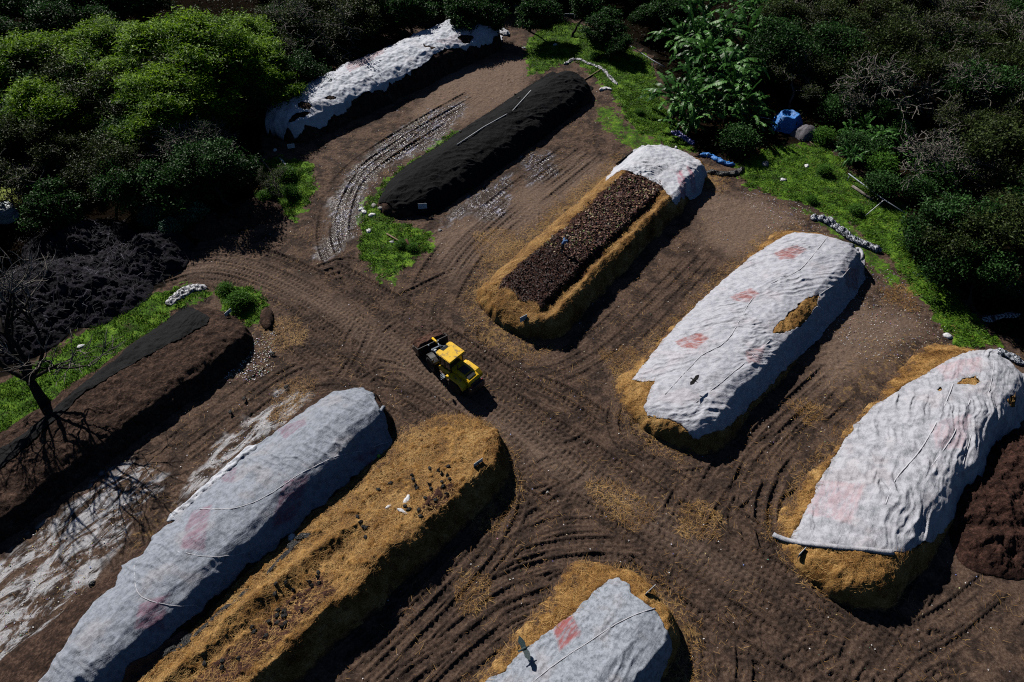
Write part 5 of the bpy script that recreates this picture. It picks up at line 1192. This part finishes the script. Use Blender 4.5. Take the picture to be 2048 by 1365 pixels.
bar('pipe', 'thin blue-grey pipe lying toward the blue tarp under the trees', [(1470, 224, .5), (1510, 232, .5), (1556, 241, .5)], .05, M['bluepipe'], 'pipe')
bar('pipe', 'short pipe propped in front of the blue tarp', [(1541, 258, .2), (1567, 248, .7)], .045, M['bluepipe'], 'pipe')
bar('plank', 'pale plank lying beside the grey tarp on the grass', [(1612, 277, .15), (1632, 294, .1)], .07, M['wood'], 'plank', 4)
bar('branch', 'broken grey branch above the golden straw windrow', [(888, 868, .15), (898, 860, .2), (904, 850, .25), (908, 844, .3)], .07, M['wood'], 'branch', 7)
bar('plank', 'long pale pole lying in the bushes left of the mud track', [(525, 322, .5), (540, 340, .3), (548, 356, .2)], .1, M['wood'], 'pole', 6)
bar('plank', 'weathered plank lying on the green patch under the net windrow', [(773, 467, .15), (800, 483, .15), (820, 496, .15)], .08, M['wood'], 'plank', 4)
bar('post', 'short reddish post leaning beside the weathered plank', [(826, 505, .05), (812, 478, .9)], .1, simple('rusty', (.09, .03, .02), .8), 'post', 6)
bar('plank', 'grey plank on the ground behind the bunched white fleece', [(1233, 328, .1), (1265, 303, .12)], .1, M['bark_dark'], 'plank', 4)
bar('plank', 'plank across the soil at the far end of the black net', [(1168, 160, .1), (1200, 140, .15)], .09, M['wood'], 'plank', 4)
bar('log', 'mossy fallen log below the pipe rail on the grass', [(1705, 372, .15), (1728, 388, .2), (1745, 400, .15)], .14, M['bark_grey'], 'log', 8)
bar('hose', 'dark hose lying in the lane in front of the low windrow', [(270, 745, .5)], .03, M['black'], 'hose') if False else None

# ------------------------------------------------------------------ crumpled sheets, bags and rolls
def crumple(name, label, cat, pts, width, height, mat, seed, freq=2.2, marched=False, stripes=None):
    """a heaped, folded band of sheet following a line"""
    q = [march(*p) if marched else G(p[0], p[1], 0) for p in pts]; cur = catmull([a[:2] for a in q], .1); d = np.gradient(cur, axis=0); L = np.hypot(d[:, 0], d[:, 1]); d = d/L[:, None]; nn = np.stack([d[:, 1], -d[:, 0]], 1); s = np.cumsum(L)
    K = max(10, int(width/.09)); t = np.linspace(-1, 1, K); e = sstep(0, .5, s)*sstep(0, .5, s[-1]-s)
    w = width*.5*(.75+.5*gn(s*.8, s*0+seed, seed))*(.3+.7*e)
    X = cur[:, 0][:, None]+nn[:, 0][:, None]*t*w[:, None]; Y = cur[:, 1][:, None]+nn[:, 1][:, None]*t*w[:, None]
    prof = np.sqrt(np.clip(1-t**2, 0, 1))[None]*np.ones_like(X)
    h = height*prof*(.45+.55*e[:, None])*(.8+.9*fbm(X, Y, freq, 3, seed))+.1*height*ridged(X, Y, freq*1.3, 2, seed)
    base_h = HT(X.ravel(), Y.ravel()).reshape(X.shape) if marched else gz(X, Y)
    Z = base_h+np.maximum(h, -.02)+.03
    o = link(name, npmesh(name, np.stack([X, Y, Z], -1).reshape(-1, 3), gridfaces(K, len(cur))), mat); o['label'] = label; o['category'] = cat
    sm = o.modifiers.new('s', 'SOLIDIFY'); sm.thickness = .01; return o
def stripemat(name, c0, c1, sc=2.4, warp=2.):
    n = N(name); w_ = n.node('ShaderNodeTexWave'); w_.inputs['Scale'].default_value = sc; w_.inputs['Distortion'].default_value = 14; w_.inputs['Detail'].default_value = 3; w_.inputs['Detail Scale'].default_value = warp; n.L(n.tc, w_.inputs['Vector'])
    return n.done(n.mix(n.step(w_.outputs['Fac'], .5, .62), c0, c1), .55, n.bump(n.noise(7., 4), .06), .4)
M['zebra'] = stripemat('black_white_net', (.015, .025, .04), (.5, .53, .6), 1.5); M['zebra2'] = stripemat('grey_white_plastic', (.06, .065, .08), (.5, .5, .54), .8); M['purple'] = stripemat('purple_blue_plastic', (.03, .05, .3), (.4, .36, .6), 1.)
crumple('rolled_net', 'rolled black and white netting beside the reddish-patched cover', 'netting', [(1620, 437), (1650, 442), (1680, 462), (1700, 478), (1730, 492), (1762, 505)], 1.1, .5, M['zebra'], 3)
crumple('netting', 'crumpled grey-white netting on the grass bank by the left bend', 'netting', [(335, 612), (360, 592), (385, 578), (415, 577)], 1.5, .3, M['zebra2'], 4)
crumple('plastic_sheet', 'crumpled white plastic strip curving past the far end of the black net', 'plastic sheet', [(1128, 130), (1150, 119), (1175, 127), (1205, 140), (1218, 155), (1235, 172)], .7, .2, M['zebra2'], 5)
crumple('plastic_sheet', 'small white plastic heap below the curved plastic strip', 'plastic sheet', [(1198, 183), (1212, 178), (1224, 182)], .7, .2, M['bag'], 6)
crumple('tarp', 'shiny blue tarp heap in front of the banana plants', 'tarp', [(1342, 265), (1362, 272), (1388, 290)], 1.1, .35, M['purple'], 7)
crumple('tarp', 'blue tarp strip behind the bunched white fleece', 'tarp', [(1398, 312), (1420, 314), (1445, 328), (1470, 332)], .9, .35, M['tarpblue'], 8)
crumple('netting', 'black netting scrap between the blue tarp strip and the soil', 'netting', [(1412, 345), (1440, 350), (1470, 348), (1488, 338)], 1., .3, M['blackplastic'], 9)
crumple('tarp', 'thin blue plastic ribbon in the shade at the top', 'tarp', [(980, 24), (1015, 16), (1040, 14), (1056, 30)], .6, .25, M['purple'], 10)
crumple('tarp', 'purple-blue plastic lying at the edge of the top grass patch', 'tarp', [(1046, 56), (1065, 50), (1082, 40)], .9, .35, M['purple'], 11)
crumple('plastic_sheet', 'loose white plastic tail at the far end of the torn sheet', 'plastic sheet', [(985, 50), (1000, 62), (1018, 72)], 1.6, .4, M['cv1'], 12)
crumple('netting', 'dark crumpled netting and litter at the far end of the largest cover', 'netting', [(1990, 700), (2020, 712), (2050, 730)], 1., .35, M['zebra'], 13)
crumple('plastic_sheet', 'bluish plastic litter strip in the shade at the right edge', 'plastic sheet', [(1965, 640), (2005, 632), (2040, 628)], .9, .15, M['zebra2'], 14)
crumple('plastic_sheet', 'thin white plastic strip below the farthest windrow sign', 'plastic sheet', [(560, 317), (567, 325), (573, 333)], .35, .12, M['bag'], 15)
crumple('plastic_strip', 'upper black plastic strip on the straw windrow, with a puffed end', 'plastic strip', [(534, 1150), (548, 1133), (562, 1118), (577, 1104), (590, 1090), (612, 1074)], .5, .12, M['blackplastic'], 16, marched=True)
crumple('plastic_strip', 'long black plastic strip along the left side of the straw windrow', 'plastic strip', [(500, 1176), (470, 1202), (440, 1225), (400, 1262), (370, 1290), (330, 1310), (270, 1350)], .4, .1, M['blackplastic'], 17, marched=True)
crumple('plastic_sheet', 'black plastic bunch at the bottom left foot of the straw windrow', 'plastic sheet', [(385, 1270), (350, 1290), (300, 1330), (250, 1365)], 1., .2, M['blackplastic'], 18, marched=True)
for pts_, w_ in (([(336, 1044), (375, 1012), (410, 980), (450, 945), (480, 918), (515, 892)], 1.), ([(92, 1345), (130, 1290), (162, 1240), (196, 1200), (236, 1163)], .9)):
    o = crumple('hem', '', 'x', pts_, w_, .22, M['cv1'], 33, 3.); o.parent = c4; del o['label']; del o['category']
# blue tarp tied over a drum, and grey tarp next to it
def dome(name, label, px, py, rx, ry, h, mat, seed, hole=0.):
    c = G(px, py, h*.5); k = 40; V = []; 
    for j in range(18):
        u = j/17
        for i in range(k):
            a = 2*math.pi*i/k; rr = (1-u)**.5*(1+.08*math.sin(a*5+seed)); zz = h*(u**.8)
            if hole and u > .7: zz = h*(.7**.8)-(u-.7)*hole
            V.append((c[0]+rx*rr*math.cos(a), c[1]+ry*rr*math.sin(a), zg(c[0], c[1])+zz))
    V = np.array(V); V[:, 2] += .12*ridged(V[:, 0], V[:, 1], 1.6, 2, seed)*h*.5
    F = []
    for j in range(17):
        for i in range(k): F.append([j*k+i, j*k+(i+1) % k, (j+1)*k+(i+1) % k, (j+1)*k+i])
    o = link(name, npmesh(name, V, np.array(F)), mat); o['label'] = label; o['category'] = 'tarp'; return o
dome('tarp', 'rounded bright blue tarp bundle under the trees at the upper right', 1577, 238, 1.7, 1.5, 2.1, M['tarpblue'], 2, 1.4)
dome('tarp', 'grey tarp bundle right of the rounded blue tarp', 1613, 262, 1.6, 1.3, 1.1, M['tarpgrey'], 5)
# round tank at the left edge
tp = G(10, 425, .6); tk = thing('tank', 'round white plastic tank at the left edge below the woods', 'tank', (tp[0], tp[1], zg(tp[0], tp[1])-.05))
m = MB(); m.lathe([(.95, 0), (1.0, .1), (1.0, .5), (.97, .55), (1.0, .6), (1.0, 1.2), (.93, 1.3)], (0, 0, 0), 'z', 32); m.build('body', M['tank'], tk)
m = MB(); m.lathe([(.98, 1.3), (.96, 1.36), (.6, 1.42), (.25, 1.46), (.24, 1.52), (.02, 1.53)], (0, 0, 0), 'z', 32); m.build('lid', M['tank'], tk)
# ball, bags, stones
p = march(758, 914); m = MB(); bmesh.ops.create_icosphere(m.bm, subdivisions=3, radius=.13); [setattr(f, 'smooth', True) for f in m.bm.faces]; o = m.build('ball', M['ball']); o.location = (p[0], p[1], p[2]+.11); o['label'] = 'small lime-green ball at the foot of the long grey cover'; o['category'] = 'ball'
def blob(name, label, cat, px, py, s, mat, seed, asp=(1, .7, .5)):
    p = march(px, py); m = MB(); bmesh.ops.create_icosphere(m.bm, subdivisions=3, radius=1.)
    for v in m.bm.verts:
        c = np.array(v.co); k = 1+.45*float(gn(c[0]*1.7+seed, c[1]*1.7+c[2]*1.3, seed))+.18*float(gn(c[0]*5+seed, c[1]*5+c[2]*4, seed)); v.co = Vector((c[0]*k*asp[0]*s, c[1]*k*asp[1]*s, max(c[2]*k*asp[2]*s, -.2*s)))
    for f in m.bm.faces: f.smooth = True
    o = m.build(name, mat); o.location = (p[0], p[1], p[2]+.1*s); o.rotation_euler = (0, 0, seed*1.3); o['label'] = label; o['category'] = cat; return o
blob('plastic_bag', 'crumpled white bag near the top of the straw windrow flock', 'bag', 813, 1003, .42, M['bag'], 1, (1, .45, .35))
blob('plastic_bag', 'curved white bag just below the crumpled white bag', 'bag', 806, 1024, .42, M['bag'], 2, (1, .3, .25))
blob('plastic_bag', 'small white bottle-like scrap left of the two white bags', 'bag', 777, 1014, .24, M['bag'], 3, (1, .4, .3))
blob('plastic_bag', 'round pale bag beside the puffed end of the black plastic strip', 'bag', 584, 1076, .34, M['bag'], 4, (1, .7, .3))
blob('plastic_bag', 'black plastic bag beside the round pale bag', 'bag', 608, 1074, .5, M['blackplastic'], 5, (1, .5, .4))
blob('plastic_bag', 'black plastic ball below the round pale bag', 'bag', 584, 1092, .42, M['blackplastic'], 15, (1, .7, .4))
blob('plastic_bag', 'dark green bag on the limed ground at the lower left', 'bag', 185, 1168, .22, M['blackplastic'], 6, (1, .8, .7))
for i, (px, py, s, lb) in enumerate([(723, 419, .3, 'uppermost white bag on the green patch left of the black net'), (728, 425, .34, 'white bag just below the uppermost one on the green patch'), (744, 431, .36, 'larger white bag by the stones at the tip of the black net'), (738, 463, .34, 'blue-white bag low on the green patch left of the black net'), (784, 485, .25, 'pale bag by the broken plank'), (1613, 333, .35, 'pale stone-like bag in the middle of the right grass patch'), (1895, 673, .38, 'crumpled white bag at the lower end of the right grass strip'), (162, 694, .3, 'white scrap on the grass strip under the bare tree'), (550, 301, .28, 'white and dark scrap left of the farthest sign'), (1566, 361, .35, 'grey bag at the lower edge of the right grass patch'), (1352, 295, .2, 'white scrap near the shiny blue tarp heap'), (1048, 96, .25, 'white scrap at the left of the top grass patch'), (1110, 90, .3, 'white bag on the top grass patch')]):
    blob('plastic_bag', lb, 'bag', px, py, s, M['bag'], 20+i, (1, .7, .5))
for i, (px, py, s, lb) in enumerate([(748, 412, .35, 'grey stone at the tip of the black net'), (762, 417, .28, 'smaller grey stone at the tip of the black net'), (1530, 330, .5, 'long brown stone at the left of the right grass patch'), (880, 461, .22, 'pale stone below the front of the black net'), (1095, 985, .12, 'small stone on the track')]):
    blob('stone', lb, 'stone', px, py, s, M['rock'], 40+i)
blob('soil_clump', 'low earth clump at the end of the bend beside the green shrub', 'soil', 535, 640, .9, M['soilpile'], 51, (.6, 1.4, .45))
# grass-pale spiky tuft on the net end
# food scraps strewn over the upper half of the open bed
N_ = 8200; a = rng.uniform(37.5, 53.5, N_); nn_ = rng.uniform(-26.2, -21.2, N_); e_ = .8*gn(a*.9, nn_*.9, 3); ok = rng.random(N_) < .85*sstep(38.2, 40.2, a+e_*1.5)*(1-sstep(50, 53, a)*.7)*sstep(-26.2, -25.1, nn_+e_*.6)*(1-sstep(-22.1, -21.3, nn_+e_*.6))+.02; a, nn_ = a[ok], nn_[ok]
X, Y = toXY(a, nn_, 53); h = HT(X, Y, ['p3'])
P = np.column_stack([X, Y, h+.03+rng.uniform(0, .12, len(X))]); lv = rng.random(len(X))**.75
V, F, l = leafquads(P, rng.uniform(.08, .3, len(X)), lv, .65, .9)
ns = N('food_scraps'); fs = ns.done(ns.ramp(ns.attr('lv'), [(0., (.015, .007, .007)), (.4, (.06, .025, .018)), (.6, (.15, .065, .04)), (.72, (.25, .12, .08)), (.8, (.09, .03, .055)), (.9, (.4, .26, .16)), (.96, (.12, .22, .02)), (1., (.6, .52, .4))]), .6)
stuff('food_scraps', V, F, l, fs, None, PO['p3'])
N_ = 5000; a = rng.uniform(31.8, 40.5, N_); nn_ = rng.uniform(-26, -21.3, N_); X, Y = toXY(a, nn_, 53); ok = bed3(X, Y) > .4; X, Y = X[ok], Y[ok]
V, F, l = leafquads(np.column_stack([X, Y, HT(X, Y, ['p3'])+.04+rng.uniform(0, .09, len(X))]), rng.uniform(.08, .24, len(X)), rng.random(len(X))**1.5*.5, .7, 1.)
stuff('compost_clods', V, F, l, fs, None, PO['p3'])
# rubble lumps on the bed for relief
N_ = 900; a = rng.uniform(39, 52.5, N_); nn_ = rng.uniform(-25.2, -21.7, N_); X, Y = toXY(a, nn_, 53)
bm_ = bmesh.new(); bmesh.ops.create_icosphere(bm_, subdivisions=1, radius=1.); bv = np.array([v.co for v in bm_.verts]); bf_ = np.array([[v.index for v in f.verts] for f in bm_.faces]); bm_.free()
sc = rng.uniform(.05, .14, (N_, 1, 1))*rng.uniform(.6, 1.4, (N_, 1, 3)); V = bv[None]*sc*(1+.25*rng.normal(0, 1, (N_, len(bv), 1)))+np.column_stack([X, Y, HT(X, Y, ['p3'])+.04])[:, None]
F = bf_[None]+(np.arange(N_)*len(bv))[:, None, None]; me = npmesh('food_scraps', V.reshape(-1, 3), F.reshape(-1, 3), False, {'lv': np.repeat(rng.random(N_), len(bv))})
o = link('food_scraps', me, fs, PO['p3']); o['kind'] = 'stuff'
# coloured litter patch on the lane by the low windrow
q = sample([[(470, 690), (540, 668), (545, 730), (500, 760), (440, 745)]], 26, .3)
V, F, l = leafquads(np.column_stack([q, gz(q[:, 0], q[:, 1])+.06]), rng.uniform(.06, .16, len(q)), rng.random(len(q)), .7, 2.); stuff('litter', V, F, l, M['litter'], 'patch of coloured litter in front of the low windrow')

# ------------------------------------------------------------------ sky, sun, camera
EL, AZ = rad(38), math.atan2(-.59, .81)
w = bpy.data.worlds.new('World'); S.world = w; w.use_nodes = True; nt = w.node_tree
sk = nt.nodes.new('ShaderNodeTexSky'); sk.sky_type = 'NISHITA'; sk.sun_disc = False; sk.ozone_density = 8.; sk.dust_density = .3; sk.sun_elevation = EL; sk.sun_rotation = AZ % (2*math.pi)
nt.links.new(sk.outputs[0], nt.nodes['Background'].inputs[0]); nt.nodes['Background'].inputs[1].default_value = .026
sl = bpy.data.lights.new('sun', 'SUN'); sl.energy = 5.; sl.angle = rad(.5); sl.color = (1, .95, .88); so = bpy.data.objects.new('sun', sl); COL.objects.link(so)
dv = Vector((.59*math.cos(EL), -.81*math.cos(EL), -math.sin(EL))); so.rotation_euler = dv.to_track_quat('-Z', 'Y').to_euler()
cm = bpy.data.cameras.new('camera'); cm.sensor_width = 36; cm.lens = CF/2048*36; cm.clip_end = 4000; cm.clip_start = .5; co = bpy.data.objects.new('camera', cm); COL.objects.link(co)
co.location = (0, 0, CH); co.rotation_euler = (math.pi/2-CP, 0, 0); S.camera = co
S.view_settings.view_transform = 'Standard'; S.view_settings.look = 'None'; S.view_settings.exposure = 0; S.view_settings.gamma = 1
S.cycles.diffuse_bounces = 0; S.cycles.use_denoising = False; S.cycles.filter_width = 1.1; S.cycles.max_bounces = 4
